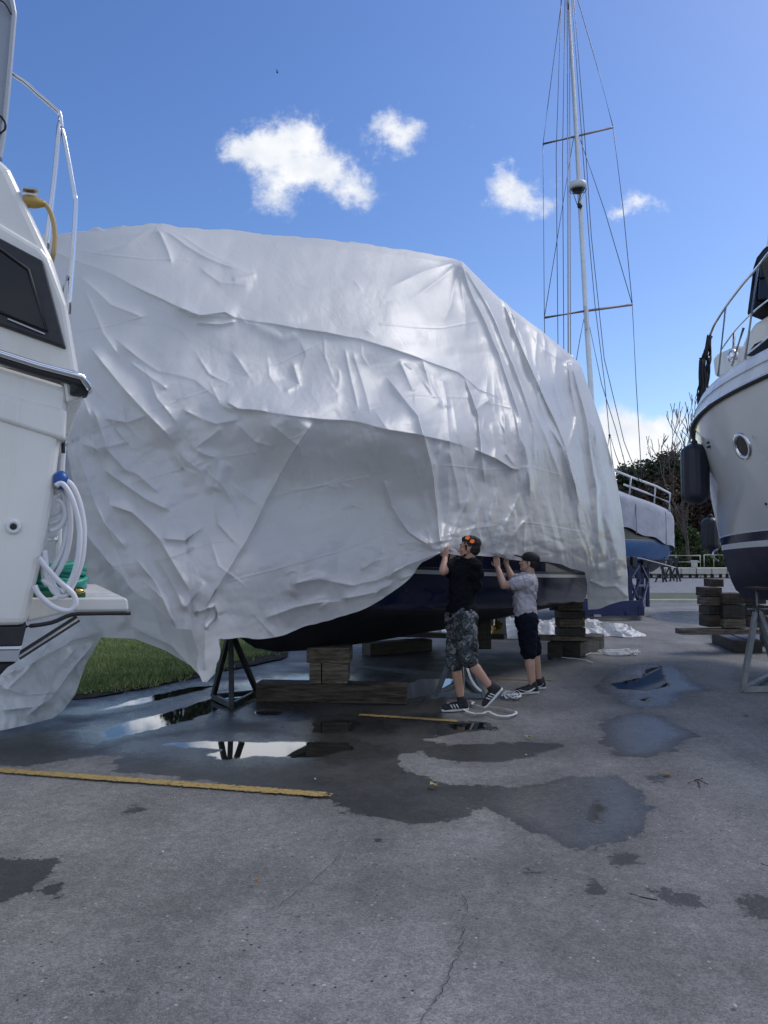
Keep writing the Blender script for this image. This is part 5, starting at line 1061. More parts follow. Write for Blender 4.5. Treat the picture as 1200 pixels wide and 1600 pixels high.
# mast and rigging (mast stepped on the sailboat)
MY = 20.4
def wire(pts, r=.010, m='wire'): return vt('rigging_wire', [(x, y, MY + d) for x, y, d in pts], r, m, sb, 6)
mb = MB(); mb.tube([V(886.5, -40, MY), V(888, 0, MY), V(903.5, 260, MY), V(915, 480, MY), V(925.5, 640, MY), V(934, 780, MY)], [.058, .062, .082, .090, .094, .096], 16, sq=.75); mast = mb.build('mast', MT['alu'], sb, smooth=True)
vt('spreader', [(848.5,225,MY-.1),(900,213,MY),(958,199,MY+.1)], .030, 'red_sp', mast); vt('spreader', [(850.5,496.5,MY-.1),(914,486,MY),(988,476,MY+.1)], .034, 'red_sp', mast)
mb = MB(); mb.beam(V(914, 478, MY - .09), V(916, 515, MY - .09), .05, .05); mb.build('mast_fitting', MT['silver'], mast)
mb = MB(); mb.beam(V(886, 4, MY - .07), V(887, 14, MY - .07), .05, .04); mb.build('mast_light', MT['blk'], mast)
for p in [[(848.5,225,-.1),(856,165,0),(879,-10,0)], [(848.5,225,-.1),(850.5,496,-.1),(852,560,-.1)], [(896,216,0),(868,390,0),(850.5,496,-.1)], [(958,199,.1),(932,100,0),(900,-10,0)], [(958,199,.1),(974,330,.1),(988,476,.1)],
          [(988,476,.1),(994,600,.1),(1003,752,-.3)], [(906,216,0),(945,330,0),(988,476,.1)], [(877,-10,0),(869,240,0),(872,560,0)], [(883,-10,0),(879,240,0),(881,560,0)], [(893,-10,0),(908,200,0),(921,380,0),(930,480,0),(945,600,0),(952,678,0)],
          [(952,678,0),(956,715,0),(961,745,0)], [(896,-10,0),(912,190,0),(924,370,0),(944,560,0),(975,690,0),(999,752,-.3)], [(914,490,0),(906,530,0),(896,590,0)], [(917,490,0),(940,600,0),(962,670,0),(982,745,-.2)], [(952,680,0),(947,720,0),(944,745,0)], [(953,680,0),(962,710,0),(975,745,-.1)]]: wire(p)
wire([(886,-10,-.12),(887,240,-.12),(888,580,-.12)], .019, 'halyard'); wire([(889.5,-10,-.12),(890.5,240,-.12),(891.5,580,-.12)], .015, 'halyard')
mb = MB(); mb.lathe(V(952.5, 680, MY), (0, 0, 1), [(.0, -.04), (.04, 0), (0, .04)], 10); mb.build('shroud_block', MT['blk'], sb, smooth=True)
rdr = MB(); c = V(903, 291, MY - .3); rdr.lathe(c, (0, 0, 1), [(.19, -.08), (.225, -.06), (.235, .02), (.21, .09), (.12, .13), (0, .14)], 32); rdm = rdr.build('radar_dome', MT['dome'], mast, smooth=True)
mb = MB(); mb.lathe(c + Vector((0, 0, -.13)), (0, 0, 1), [(.0, 0), (.16, 0), (.18, .045), (0, .045)], 24); mb.build('radar_mount', MT['blk'], mast, smooth=True)
mb = MB(); mb.tube([c + Vector((.22 * math.cos(a), .22 * math.sin(a), -.11)) for a in np.linspace(0, 6.283, 30)], .009, 6, cap=False)
for a in (.3, 1.9, 3.6, 5.2): mb.tube([c + Vector((.22 * math.cos(a), .22 * math.sin(a), -.11)), c + Vector((.03, .2, -.42))], .010, 6)
mb.build('radar_bracket', MT['jack_gry'], mast, smooth=True)
mb = MB(); mb.lathe(V(906, 322, MY - .15), (0, 0, 1), [(0, -.06), (.06, -.04), (.07, .0), (.05, .06), (.0, .07)], 14); mb.build('deck_light', MT['blk'], mast, smooth=True)
# cradle
crd = empty('boat_cradle', (5.6, 20, 0), 'dark blue steel cradle carrying the blue sailboat', 'boat cradle')
def cbeam(a, b, wd=.1, ht=.1, nm='cradle_post'): mb = MB(); mb.beam(a, b, wd, ht); mb.build(nm, MT['cradle'], crd, bevel=.008)
bl = G(915, 968); br = G(1003, 966)
for dy in (0, 1.6): 
    off = Vector((.1 * dy, dy, 0)); cbeam(V(870, 950, 18.9) + off, V(1004, 950, 18.9) + off, .12, .36, 'cradle_beam')
for x in (872, 1002): cbeam(V(x, 955, 18.8), V(x, 955, 18.8) + Vector((.9, 2.6, .05)), .14, .22, 'cradle_beam')
cbeam(V(1003, 948, 18.85), V(1003, 948, 18.85) + Vector((.62, 2.2, .05)), .05, .40, 'cradle_plate')
for x, t_ in ((985, 884), (998, 880), (1004, 882), (1012, 886)):
    d = (x - 985) / 27 * 1.9; cbeam(V(x, 948, 19 + d), V(x - 1, t_, 19 + d), .09, .09)
for a, b in (((983,948,19),(1000,905,19.2)), ((1000,946,19.2),(984,905,19)), ((984,915,19.02),(1012,915,20.6)), ((985,905,19),(998,884,19.3)), ((1012,905,20.6),(1002,884,20)), ((1003,946,19.6),(1012,908,20.6)), ((984,932,19.05),(978,960,18.8))): cbeam(V(*a), V(*b), .055, .055, 'cradle_brace')
for x, d in ((978, 0), (990, .4), (1006, 1.2), (1013, 1.8)):
    mb = MB(); mb.box(V(x, 879, 19 + d), (.16, .1, .30), .5); mb.build('cradle_pad', MT['antifoul'], crd, bevel=.02)
mb = MB(); mb.beam(V(928, 962, 18.78), V(939, 962, 18.78), .02, .06); mb.build('label_plate', MT['silver'], crd)
# black stands further along
for x, y0, y1, Y in ((1036,872,905,24),(1048,874,903,26),(1058,872,904,25)):
    o = empty('boat_stand', G(x, y1), 'dark jack stand beyond the sailboat stern, %s' % {1036: 'nearest the blue cradle', 1048: 'middle of the three', 1058: 'farthest from the cradle'}[x], 'jack stand', 'dark jack stands beyond the sailboat'); g = G(x, y1 + 5)
    Yg = g.y
    mb = MB()
    for q in (-.3, 0, .3): mb.beam((g.x + q, Yg + abs(q), 0), (g.x, Yg + .1, V(x, y0 + 10, Yg).z), .07, .07)
    mb.build('stand_legs', MT['antifoul'], o); mb = MB(); mb.box((g.x, Yg + .1, V(x, y0 + 4, Yg).z), (.28, .18, .36), .2); mb.build('pad', MT['antifoul'], o, bevel=.04)
# ================================================================== BACKGROUND
# dock sections, railing, box
GD = 'pale floating dock sections stored in a row'
x = 955; i = 0
nm_ = ['leftmost pale dock section, behind the blue cradle', 'second pale dock section, behind the cradle legs', 'third pale dock section, behind the dark stands', 'fourth pale dock section, right of the dark stands', 'fifth pale dock section, under the railing', 'sixth pale dock section, below the white box', 'seventh pale dock section, left of the yacht stem', 'eighth pale dock section, half behind the yacht stem', 'last pale dock section, behind the yacht hull']
Yd = 47.0
for i in range(9):
    xa_, xb_ = 945 + i * 24, 945 + (i + 1) * 24 - 1.2; o = empty('dock_section', (V(xa_, 895, Yd).x, Yd, 0), nm_[i], 'dock section', GD)
    z1 = V(600, 887.5, Yd).z; z0 = V(600, 897, Yd).z; ca, cb_ = V(xa_, 890, Yd).x, V(xb_, 890, Yd).x
    mb = MB(); mb.box(((ca + cb_) / 2, Yd + .8, (z0 + z1) / 2), (cb_ - ca, 1.6, z1 - z0)); mb.build('float', MT['conc'], o, bevel=.03)
    for k in (.2, .8):
        mb = MB(); mb.box((ca + (cb_ - ca) * k, Yd + .5, z0 / 2), (.14, .14, z0)); mb.build('leg', MT['wood_dark'], o)
o = empty('guard_rail', (V(1060, 870, 48).x, 49, 0), 'thin pale steel railing standing behind the dock sections', 'railing')
for a, b in (((1040,868),(1093,868)), ((1040,878),(1093,878)), ((1100,867),(1150,867))):
    mb = MB(); mb.tube([V(a[0], a[1], 49), V(b[0], b[1], 49)], .05, 6); mb.build('rail', MT['conc'], o)
for px in (1040, 1056, 1094, 1100, 1115, 1150):
    mb = MB(); q = V(px, 867, 49); mb.tube([(q.x, 49, 0), q], .05, 6); mb.build('post', MT['conc'], o)
o = empty('utility_box', (V(1089, 882, 46).x, 46.5, .0), 'small cream utility box standing on the dock row', 'box'); mb = MB(); q = V(1089, 882, 46.9); mb.box((q.x, 47.3, q.z), (.3, .3, .42)); mb.build('cabinet', MT['conc'], o, bevel=.03); mb = MB(); mb.box((q.x, 47.3, q.z + .225), (.36, .36, .03)); mb.build('lid', MT['white_pl'], o)
mb = MB(); q = V(1028, 893, 36); mb.prism([V(1018,895,36), V(1031,879,36), V(1033,897,36)], (0, 1.5, 0)); o = mb.build('tarpaulin', MT['conc'], base=(q.x, 36, 0)); tag(o, 'pale triangular sheet leaning beside the dark stands near the dock', 'tarpaulin')

def leaves(blobs, n, size, seed):
    """many leaf quads in a set of noisy ellipsoids; blobs: (centre, radii)"""
    rg = np.random.default_rng(seed); vol = np.array([b[1][0] * b[1][1] * b[1][2] for b in blobs]) ** .7; cnt = (n * vol / vol.sum()).astype(int); P = []
    for (c, r), k in zip(blobs, cnt):
        # twig clumps
        nc = max(6, k // 26); d = rg.normal(size=(nc, 3)); d /= np.linalg.norm(d, axis=1)[:, None]; rad = rg.uniform(.35, 1.05, nc) ** .6
        cc = np.array(c) + d * rad[:, None] * np.array(r); cs_ = np.mean(r) * rg.uniform(.10, .24, nc)
        id_ = rg.integers(0, nc, k); p = cc[id_] + rg.normal(size=(k, 3)) * cs_[id_][:, None] * np.array([1, 1, .7]); P.append(p)
    P = np.concatenate(P); k = len(P); a = rg.normal(size=(k, 3)); a /= np.linalg.norm(a, axis=1)[:, None]; b = rg.normal(size=(k, 3)); b -= a * (a * b).sum(1)[:, None]; b /= np.linalg.norm(b, axis=1)[:, None]
    s = size * rg.uniform(.5, 1.3, k)[:, None]; P[:, 2] = np.maximum(P[:, 2], s[:, 0] * 1.1)
    return np.stack([P - a * s, P - b * s * .5, P + a * s, P + b * s * .5], 1)
def tree(name, base, h, blobs, n, size, m, label, seed, group=None, tr=.25, cat='tree'):
    base = Vector(base); o = empty(name, base, label, cat, group)
    rnd = random.Random(seed); mb = MB()
    mb.tube([base, base + Vector((.1, 0, h * .3)), base + Vector((-.1, .1, h * .6)), base + Vector((0, 0, h * .85))], [tr, tr * .8, tr * .5, tr * .15], 10)
    for k in range(9):
        a = rnd.uniform(0, 6.28); z0 = h * rnd.uniform(.25, .7); L_ = h * rnd.uniform(.2, .4); p0 = base + Vector((0, 0, z0)); p1 = p0 + Vector((math.cos(a) * L_, math.sin(a) * L_, L_ * rnd.uniform(.2, .7)))
        mb.tube([p0, p0.lerp(p1, .5) + Vector((0, 0, .1 * L_)), p1], [tr * .35, tr * .22, tr * .06], 6)
    mb.build('trunk', MT['bark'], o, smooth=True)
    link_mesh('crown', tri_mesh('crown', leaves([((base.x + c[0], base.y + c[1], base.z + c[2]), r) for c, r in blobs], n, size, seed)), m, o, False)
    return o
GT = 'trees along the far edge of the yard'
YT = 62
def tb(px, Y): return (V(px, 880, Y).x, Y, 0)
rb = random.Random(5)
def crownblobs(w_, h, seed):
    r = random.Random(seed); out = []
    for k in range(9):
        z = h * r.uniform(.25, .85); sc_ = 1 - abs(z / h - .5) * .8; out.append(((r.uniform(-1, 1) * w_ * .55 * sc_, r.uniform(-1, 1) * w_ * .5, z), (w_ * r.uniform(.28, .45), w_ * .4, h * r.uniform(.12, .2))))
    out.append(((0, 0, h * .82), (w_ * .5, w_ * .5, h * .13))); return out
tree('evergreen_tree', tb(1012, 60), 8.6, crownblobs(4.6, 9.0, 1), 26000, .17, MT['leaf_dk'], 'dark evergreen rising highest above the covered sailboat', 11, GT)
tree('evergreen_tree', tb(1052, 64), 7.9, crownblobs(4.2, 8.4, 2), 22000, .17, MT['leaf_dk'], 'dark evergreen beside the bare tree, left of the hanging fender', 12, GT)
tree('evergreen_tree', tb(975, 62), 6.8, crownblobs(3.4, 7.2, 3), 15000, .17, MT['leaf_dk'], 'lower dark evergreen at the edge of the white cover', 13, GT)
tree('brown_tree', tb(1040, 56), 6.4, crownblobs(4.6, 6.8, 4), 22000, .15, MT['leaf_br'], 'brown vine covered tree behind the sailboat pulpit rail', 14, GT)
tree('brown_tree', tb(1085, 57), 7.0, crownblobs(4.6, 7.4, 5), 22000, .15, MT['leaf_br'], 'brown vine covered tree behind the hanging fender', 15, GT)
tree('brown_tree', tb(1000, 57), 6.2, crownblobs(4.2, 6.4, 6), 18000, .15, MT['leaf_br'], 'brown tree directly above the grey sailboat cover', 16, GT)
tree('evergreen_tree', tb(1130, 60), 8.0, crownblobs(5, 8.4, 7), 20000, .17, MT['leaf_dk'], 'dark tree mostly hidden behind the white motor yacht bow', 17, GT)
tree('shrub', tb(1075, 54), 2.6, crownblobs(2.6, 3.0, 8), 9000, .13, MT['leaf_gr'], 'green bush behind the steel railing', 18, GT, .06, 'bush')
tree('shrub', tb(1058, 53.5), 2.8, crownblobs(2.0, 3.4, 9), 8000, .13, MT['leaf_gr'], 'green ivy clump at the right end of the sailboat', 19, GT, .06, 'bush')
tree('shrub', tb(1100, 55), 2.2, crownblobs(2.4, 2.6, 10), 7000, .13, MT['leaf_gr'], 'green bush behind the second fender', 20, GT, .06, 'bush')
for i, (px, Y, h, w_) in enumerate([(262, 60, 11.6, 1.9), (318, 60, 12.0, 3.0), (60, 60, 9, 2.5)]):
    tree('tall_tree', tb(px, Y), h, crownblobs(w_, h, 30 + i), 12000, .22, MT['leaf_dk'], ['tall tree whose reflection breaks the left puddle', 'tallest tree mirrored in the puddle by the black jack stand', 'tree behind the plastic tail at far left'][i], 40 + i, 'tall trees beyond the lawn', .3)
# undergrowth filling the far edge
und = []
rg = random.Random(9)
for k in range(34): und.append(((V(940 + k * 12, 880, 66).x, 66 + rg.uniform(-2, 2), rg.uniform(.8, 3.0)), (2.6, 1.5, rg.uniform(1.5, 3.0))))
for k in range(30): und.append(((-42 + k * 1.4, 66 + rg.uniform(-2, 2), rg.uniform(.3, 1.0)), (2.6, 1.5, rg.uniform(.8, 1.4))))
link_ = link_mesh('undergrowth', tri_mesh('undergrowth', leaves(und, 52000, .20, 77)), MT['leaf_br'], None, False); tag(link_, 'brown tangled undergrowth along the far edge of the yard', 'undergrowth', kind='stuff')
# bare trees
def bare(base, h, label, seed, lean=0.0, spread=.42):
    rnd = random.Random(seed); mb = MB(); base = Vector(base)
    def br(p, d, L_, r, lev):
        q = p; pts = [p]; dd = d.copy()
        for s in range(4):
            dd = (dd + Vector((rnd.uniform(-.16, .16), rnd.uniform(-.16, .16), .05))).normalized(); q = q + dd * L_ / 4; pts.append(q)
        mb.tube(pts, [max(.022, r * (1 - .14 * i)) for i in range(5)], 6 if lev < 2 else 4, cap=False)
        if lev < 5:
            for k in range(3 if lev < 3 else 2):
                a = rnd.uniform(0, 6.28); nd = (dd + Vector((math.cos(a), math.sin(a) * .7, rnd.uniform(-.1, .3))) * spread * rnd.uniform(.6, 1.4)).normalized(); br(pts[rnd.choice((2, 3, 4))], nd, L_ * rnd.uniform(.55, .8), r * .5, lev + 1)
    br(base, Vector((lean, 0, 1)).normalized(), h * .42, h * .013, 0)
    o = empty('bare_tree', base, label, 'tree'); mb.build('trunk', MT['bark'], o, smooth=True); return o
bare(tb(1077, 52), 11.5, 'leafless tree with fine branches against the white cloud beside the fender', 4, -.03)
bare(tb(1085, 50), 5.0, 'pale leafless trunk below the hanging fender', 8, .02, .3)

# ================================================================== SMALL GROUND THINGS
def ribbon(name, pts, wd, label, cat, m='strap', z=.012):
    q = spline([G(*p) for p in pts], 8); P = np.zeros((2, len(q), 3))
    for i, p in enumerate(q):
        d = (q[min(i + 1, len(q) - 1)] - q[max(i - 1, 0)]).normalized(); nrm = Vector((-d.y, d.x, 0)); zz_ = z + .012 * (1 + mnoise.noise(Vector((i * .22, wd, 3))))
        for s in (0, 1): e = p + nrm * wd / 2 * (1 if s else -1); P[s, i] = (e.x, e.y, zz_ + (.006 if s else 0))
    o = link_mesh(name, grid_mesh(name, P), MT[m], None, base=tuple(q[0])); 
    so_ = o.modifiers.new('thick', 'SOLIDIFY'); so_.thickness = .003
    tag(o, label, cat); return o
ribbon('webbing_strap', [(722,1112),(735,1117),(748,1119),(762,1116),(775,1121),(790,1123),(803,1120),(806,1116),(790,1111),(770,1108),(752,1107),(738,1104),(740,1100),(730,1097)], .024, 'long white strap looping on the asphalt by the striped shoes', 'strap')
def tangle(name, cx0, cy0, rx, ry, n, label, seed, wd=.018):
    rnd = random.Random(seed); mb = MB()
    for k in range(n):
        p = []; a0 = rnd.uniform(0, 6.28); rad = rnd.uniform(.3, 1)
        for j in range(9):
            a = a0 + j * rnd.uniform(.5, .9); p.append(G(cx0 + rx * rad * math.cos(a) + rnd.uniform(-2, 2), cy0 + ry * rad * math.sin(a)) + Vector((0, 0, .015 + rnd.uniform(0, .05))))
        q = spline(p, 6); mb.tube(q, wd / 2, 6, sq=.25)
    o = mb.build(name, MT['strap'], None, smooth=True, base=tuple(G(cx0, cy0))); tag(o, label, 'strap')
tangle('strap_coil', 800, 1091, 15, 4.5, 7, 'bunched white strap on the ground between the two men', 2)
tangle('strap_coil', 968, 1022, 34, 4, 9, 'scattered pile of white strap on the asphalt near the stern blocks', 5, .016)
ribbon('webbing_strap', [(877,1030),(895,1031),(915,1034),(926,1038)], .02, 'short white strap end on the asphalt by the twin beams', 'strap')
ribbon('webbing_strap', [(915,1027),(922,1023),(940,1024),(965,1025),(985,1024)], .02, 'thin white strap running out from the scattered strap pile', 'strap')
mb = MB(); mb.tube(spline([V(729,1040,8.75), V(732,1050,8.7), V(737,1063,8.7), V(745,1074,8.7), V(752,1080,8.7)], 6), .014, 8, sq=.3); mb.tube(spline([V(723,1036,8.7), V(725,1060,8.7), V(724,1085,8.7)], 6), .014, 8, sq=.3)
o = mb.build('webbing_strap', MT['strap'], smooth=True, base=tuple(G(735, 1085))); tag(o, 'white strap hanging from the blue grey jack stand behind the walking man', 'strap')
def leaf(px, py, m, s, label, rot):
    g = G(px, py); mb = MB(); c = [(0, -1), (.45, -.4), (.5, .2), (.15, 1.0), (-.4, .3), (-.42, -.35)]; pts = []
    for i, (a, b) in enumerate(c): pts.append(Vector((g.x + s * (a * math.cos(rot) - b * math.sin(rot)), g.y + s * (a * math.sin(rot) + b * math.cos(rot)), .018 + .012 * (i % 2))))
    mb.add(pts + [Vector((g.x, g.y, .014))], [(i, (i + 1) % 6, 6) for i in range(6)]); o = mb.build('fallen_leaf', m, base=tuple(g)); tag(o, label, 'leaf')
leaf(677, 1230, MT['dryleaf2'], .045, 'yellow leaf lying on the wet asphalt arm', .6); leaf(1042, 1213, MT['dryleaf'], .04, 'orange leaf on the damp spot right of the big puddle', 2.2)
leaf(826, 1154, MT['dryleaf2'], .04, 'pale leaf on dry asphalt above the big puddle', 1.1); leaf(400, 1382, MT['dryleaf'], .02, 'tiny brown leaf on the near asphalt', .3)
def twig(pl, label):
    mb = MB()
    for pts in pl: mb.tube([G(*p) + Vector((0, 0, .012 + .004 * i)) for i, p in enumerate(pts)], .0035, 5)
    o = mb.build('twig', MT['twig'], base=tuple(G(*pl[0][0]))); tag(o, label, 'twig')
twig([[(984,1400),(1003,1407),(1027,1413)]], 'single dark twig on the asphalt below the small wet spots')
twig([[(1075,1226),(1090,1221),(1106,1230)], [(1090,1221),(1094,1234)], [(1085,1223),(1098,1219)]], 'branched reddish twig on dry asphalt right of the big puddle')
twig([[(1190,1353),(1202,1358)]], 'twig at the right edge of the asphalt')
# a few stones on the near asphalt
rs = random.Random(21)
for k, (px, py) in enumerate([(1148, 1574), (822, 1180), (492, 1218), (254, 1332), (1140, 1300)]):
    g = G(px, py); me = bpy.data.meshes.new('pebble'); bm = bmesh.new(); bmesh.ops.create_icosphere(bm, subdivisions=2, radius=.009)
    for v in bm.verts: v.co *= 1 + .25 * mnoise.noise(v.co * 90 + Vector((k, 0, 0))); v.co.z *= .7
    bm.to_mesh(me); bm.free(); me.transform(Matrix.Translation(g + Vector((0, 0, .005)))); o = link_mesh('pebble', me, MT['conc'], None, base=tuple(g))
    tag(o, ['pale pebble near the bottom right corner', 'pale pebble above the big puddle', 'white pebble above the yellow line end', 'pebble on the asphalt left of centre', 'pebble on dry asphalt at right'][k], 'pebble')
# bird
c = V(433, 113, 95); b_ = MB(); b_.lathe(c - Vector((.16, 0, 0)), (1, 0, .1), [(0, 0), (.03, .04), (.06, .14), (.05, .24), (.02, .32), (0, .34)], 10)
b_.add([c, c + Vector((.1, .05, .0)), c + Vector((.0, .5, .14)), c + Vector((-.08, .3, .1))], [(0, 1, 2, 3)]); b_.add([c, c + Vector((.1, -.05, .0)), c + Vector((.02, -.5, .12)), c + Vector((-.08, -.3, .1))], [(0, 1, 2, 3)])
o = b_.build('bird', MT['bird'], base=tuple(c)); tag(o, 'tiny dark bird flying high in the blue sky', 'bird')
# ================================================================== PEOPLE
def organic(name, prims, vox, m, parent=None, smooth=4, base=None, wrinkle=0, wsc=14, seed=0):
    bm = bmesh.new()
    for pr_ in prims:
        if pr_[0] == 'c':
            _, p0, p1, r0, r1 = pr_; p0 = Vector(p0); p1 = Vector(p1); a, u, d = frame(p1 - p0); n = 16; rings = []
            L_ = (p1 - p0).length
            for k in range(5): t = math.pi / 2 * (k / 4 - 1); rings.append((p0 + d * r0 * math.sin(t), r0 * math.cos(t)))
            for k in range(5): t = math.pi / 2 * k / 4; rings.append((p1 + d * r1 * math.sin(t), r1 * math.cos(t)))
            vs = [[bm.verts.new(c + (a * math.cos(2 * math.pi * j / n) + u * math.sin(2 * math.pi * j / n)) * max(r, .0008)) for j in range(n)] for c, r in rings]
            for i in range(len(vs) - 1):
                for j in range(n): bm.faces.new((vs[i][j], vs[i][(j + 1) % n], vs[i + 1][(j + 1) % n], vs[i + 1][j]))
            bm.faces.new(vs[0][::-1]); bm.faces.new(vs[-1])
        else:
            _, c, rad, rot = pr_; mtx = Matrix.Translation(Vector(c)) @ (rot.to_4x4() if rot is not None else Matrix.Identity(4)) @ Matrix.Diagonal((*rad, 1))
            bmesh.ops.create_icosphere(bm, subdivisions=3, radius=1, matrix=mtx)
    me = bpy.data.meshes.new(name); bm.to_mesh(me); bm.free(); tmp = bpy.data.objects.new(name, me); COL.objects.link(tmp)
    r = tmp.modifiers.new('r', 'REMESH'); r.mode = 'VOXEL'; r.voxel_size = vox
    if smooth: s = tmp.modifiers.new('s', 'SMOOTH'); s.iterations = smooth; s.factor = .5
    dg = bpy.context.evaluated_depsgraph_get(); me2 = bpy.data.meshes.new_from_object(tmp.evaluated_get(dg)); bpy.data.objects.remove(tmp); bpy.data.meshes.remove(me)
    me2.name = name; me2.materials.clear()
    if wrinkle:
        k = len(me2.vertices); co = np.zeros(k * 3, np.float32); me2.vertices.foreach_get('co', co); co = co.reshape(-1, 3); no = np.zeros(k * 3, np.float32); me2.vertices.foreach_get('normal', no); no = no.reshape(-1, 3)
        hgt = ridged(co[:, 0] * wsc + co[:, 2] * wsc * .9, co[:, 2] * wsc * 1.1 - co[:, 0] * wsc * .5 + co[:, 1] * wsc, seed, 3); co = co + no * (wrinkle * (hgt - .4))[:, None]
        me2.vertices.foreach_set('co', co.reshape(-1).astype(np.float32))
    return link_mesh(name, me2, m, parent, True, base)
def hand(wrist, dirv, palmn, side, curl=.9, s=1.0):
    """capsules for palm, four bent fingers of different length, thumb leaving the side of the palm"""
    d = Vector(dirv).normalized(); n = Vector(palmn); n = (n - d * n.dot(d)).normalized(); a = d.cross(n).normalized() * side; w0 = Vector(wrist); out = []
    for k in (-1.5, -.5, .5, 1.5): out.append(('c', w0 + d * .01 + a * k * .014 * s, w0 + d * .088 * s + a * k * .020 * s, .014 * s, .0115 * s))
    for k, L_ in ((-1.5, .062), (-.5, .078), (.5, .085), (1.5, .076)):
        p = w0 + d * .090 * s + a * k * .0205 * s; dd = d.copy(); seg = [.45, .32, .23]; r = .0092 * s
        for q in range(3):
            an = curl * (.35 + .35 * q) * (1 + .1 * k); dd = (d * math.cos(an) + n * math.sin(an)).normalized(); p2 = p + dd * L_ * seg[q] * s; out.append(('c', p, p2, r, r * .92)); p = p2; r *= .92
    p = w0 + d * .030 * s + a * .030 * s; p2 = p + (d * .6 + a * .75 + n * .3).normalized() * .036 * s; p3 = p2 + (d * .85 + a * .25 + n * .55).normalized() * .030 * s
    out += [('c', p, p2, .0125 * s, .0105 * s), ('c', p2, p3, .0105 * s, .009 * s), ('c', p3, p3 + (d * .7 + n * .7).normalized() * .022 * s, .009 * s, .0078 * s)]
    return out
def head(c, fwd, up, s=1.0):
    f = Vector(fwd).normalized(); u = Vector(up); u = (u - f * u.dot(f)).normalized(); r = f.cross(u); rot = Matrix((f, r, u)).transposed(); c = Vector(c)
    L = lambda x, y, z: c + (f * x + r * y + u * z) * s
    P_ = [('e', L(-.012, 0, .030), (.098 * s, .077 * s, .092 * s), rot), ('e', L(.030, 0, -.02), (.062 * s, .060 * s, .078 * s), rot), ('e', L(.040, 0, -.072), (.046 * s, .042 * s, .034 * s), rot), ('e', L(.072, 0, -.090), (.020 * s, .022 * s, .018 * s), rot),
          ('c', L(.085, 0, .012), L(.108, 0, -.024), .010 * s, .014 * s), ('c', L(.104, -.010, -.026), L(.104, .010, -.026), .009 * s, .009 * s), ('c', L(.076, -.035, .030), L(.076, .035, .030), .014 * s, .014 * s),
          ('c', L(.088, -.017, -.052), L(.088, .017, -.052), .0075 * s, .0075 * s), ('c', L(.084, -.015, -.063), L(.084, .015, -.063), .008 * s, .008 * s)]
    for q in (-1, 1): P_ += [('e', L(-.008, q * .080, -.010), (.018 * s, .009 * s, .030 * s), rot), ('e', L(.055, q * .042, -.018), (.024 * s, .018 * s, .02 * s), rot), ('c', L(-.01, q * .05, -.03), L(.05, q * .040, -.072), .018 * s, .016 * s)]
    return P_, L, rot
def shoe(name_parent, heel, toe, updir, lab, m_up, stripes):
    heel = Vector(heel); toe = Vector(toe); d = (toe - heel).normalized(); up = Vector(updir); up = (up - d * up.dot(d)).normalized(); s_ = d.cross(up); Ln = (toe - heel).length
    L = lambda x, y, z: heel + d * x * Ln + s_ * y + up * z
    up_ = organic('shoe', [('c', L(.14, 0, .055), L(.30, 0, .062), .042, .042), ('c', L(.30, 0, .06), L(.62, 0, .048), .044, .042), ('c', L(.6, 0, .046), L(.86, 0, .036), .044, .034), ('c', L(.16, 0, .06), L(.2, 0, .115), .040, .040), ('c', L(.12, 0, .03), L(.14, 0, .05), .034, .04)], .007, m_up, name_parent, 3)
    o = organic('sole', [('c', L(.10, -.012, .018), L(.10, .012, .018), .026, .026), ('c', L(.1, 0, .018), L(.35, 0, .014), .034, .026), ('c', L(.3, -.01, .012), L(.6, -.012, .012), .024, .028), ('c', L(.3, .01, .012), L(.6, .014, .012), .024, .028), ('c', L(.6, 0, .012), L(.9, 0, .016), .040, .026)], .006, MT['sole'], up_, 2)
    # flatten sole below
    me = o.data; 
    lo = worldloc(up_)
    for v in me.vertices:
        q = (v.co + lo) - heel; zz_ = q.dot(up)
        if zz_ < .001: v.co += up * (.001 - zz_)
        elif zz_ > .026: v.co -= up * (zz_ - .026)
    for y in (-1, 1):
        if stripes == 3:
            for k in range(3):
                x = .42 + k * .105; mb = MB(); mb.tube([L(x - .02, y * .0475, .026), L(x + .02, y * .0475, .05), L(x + .07, y * .040, .078)], [.0075, .0075, .006], 6, sq=.9); mb.build('stripe', MT['sole'], up_, smooth=True)
        else:
            mb = MB(); mb.tube(spline([L(.22, y * .046, .072), L(.38, y * .049, .046), L(.50, y * .049, .034), L(.64, y * .048, .042), L(.86, y * .034, .062)][::-1], 5), [.004 + .009 * math.exp(-((i - 13) / 5.5) ** 2) for i in range(21)], 6, sq=.9); mb.build('stripe', MT['sole'], up_, smooth=True)
    return up_
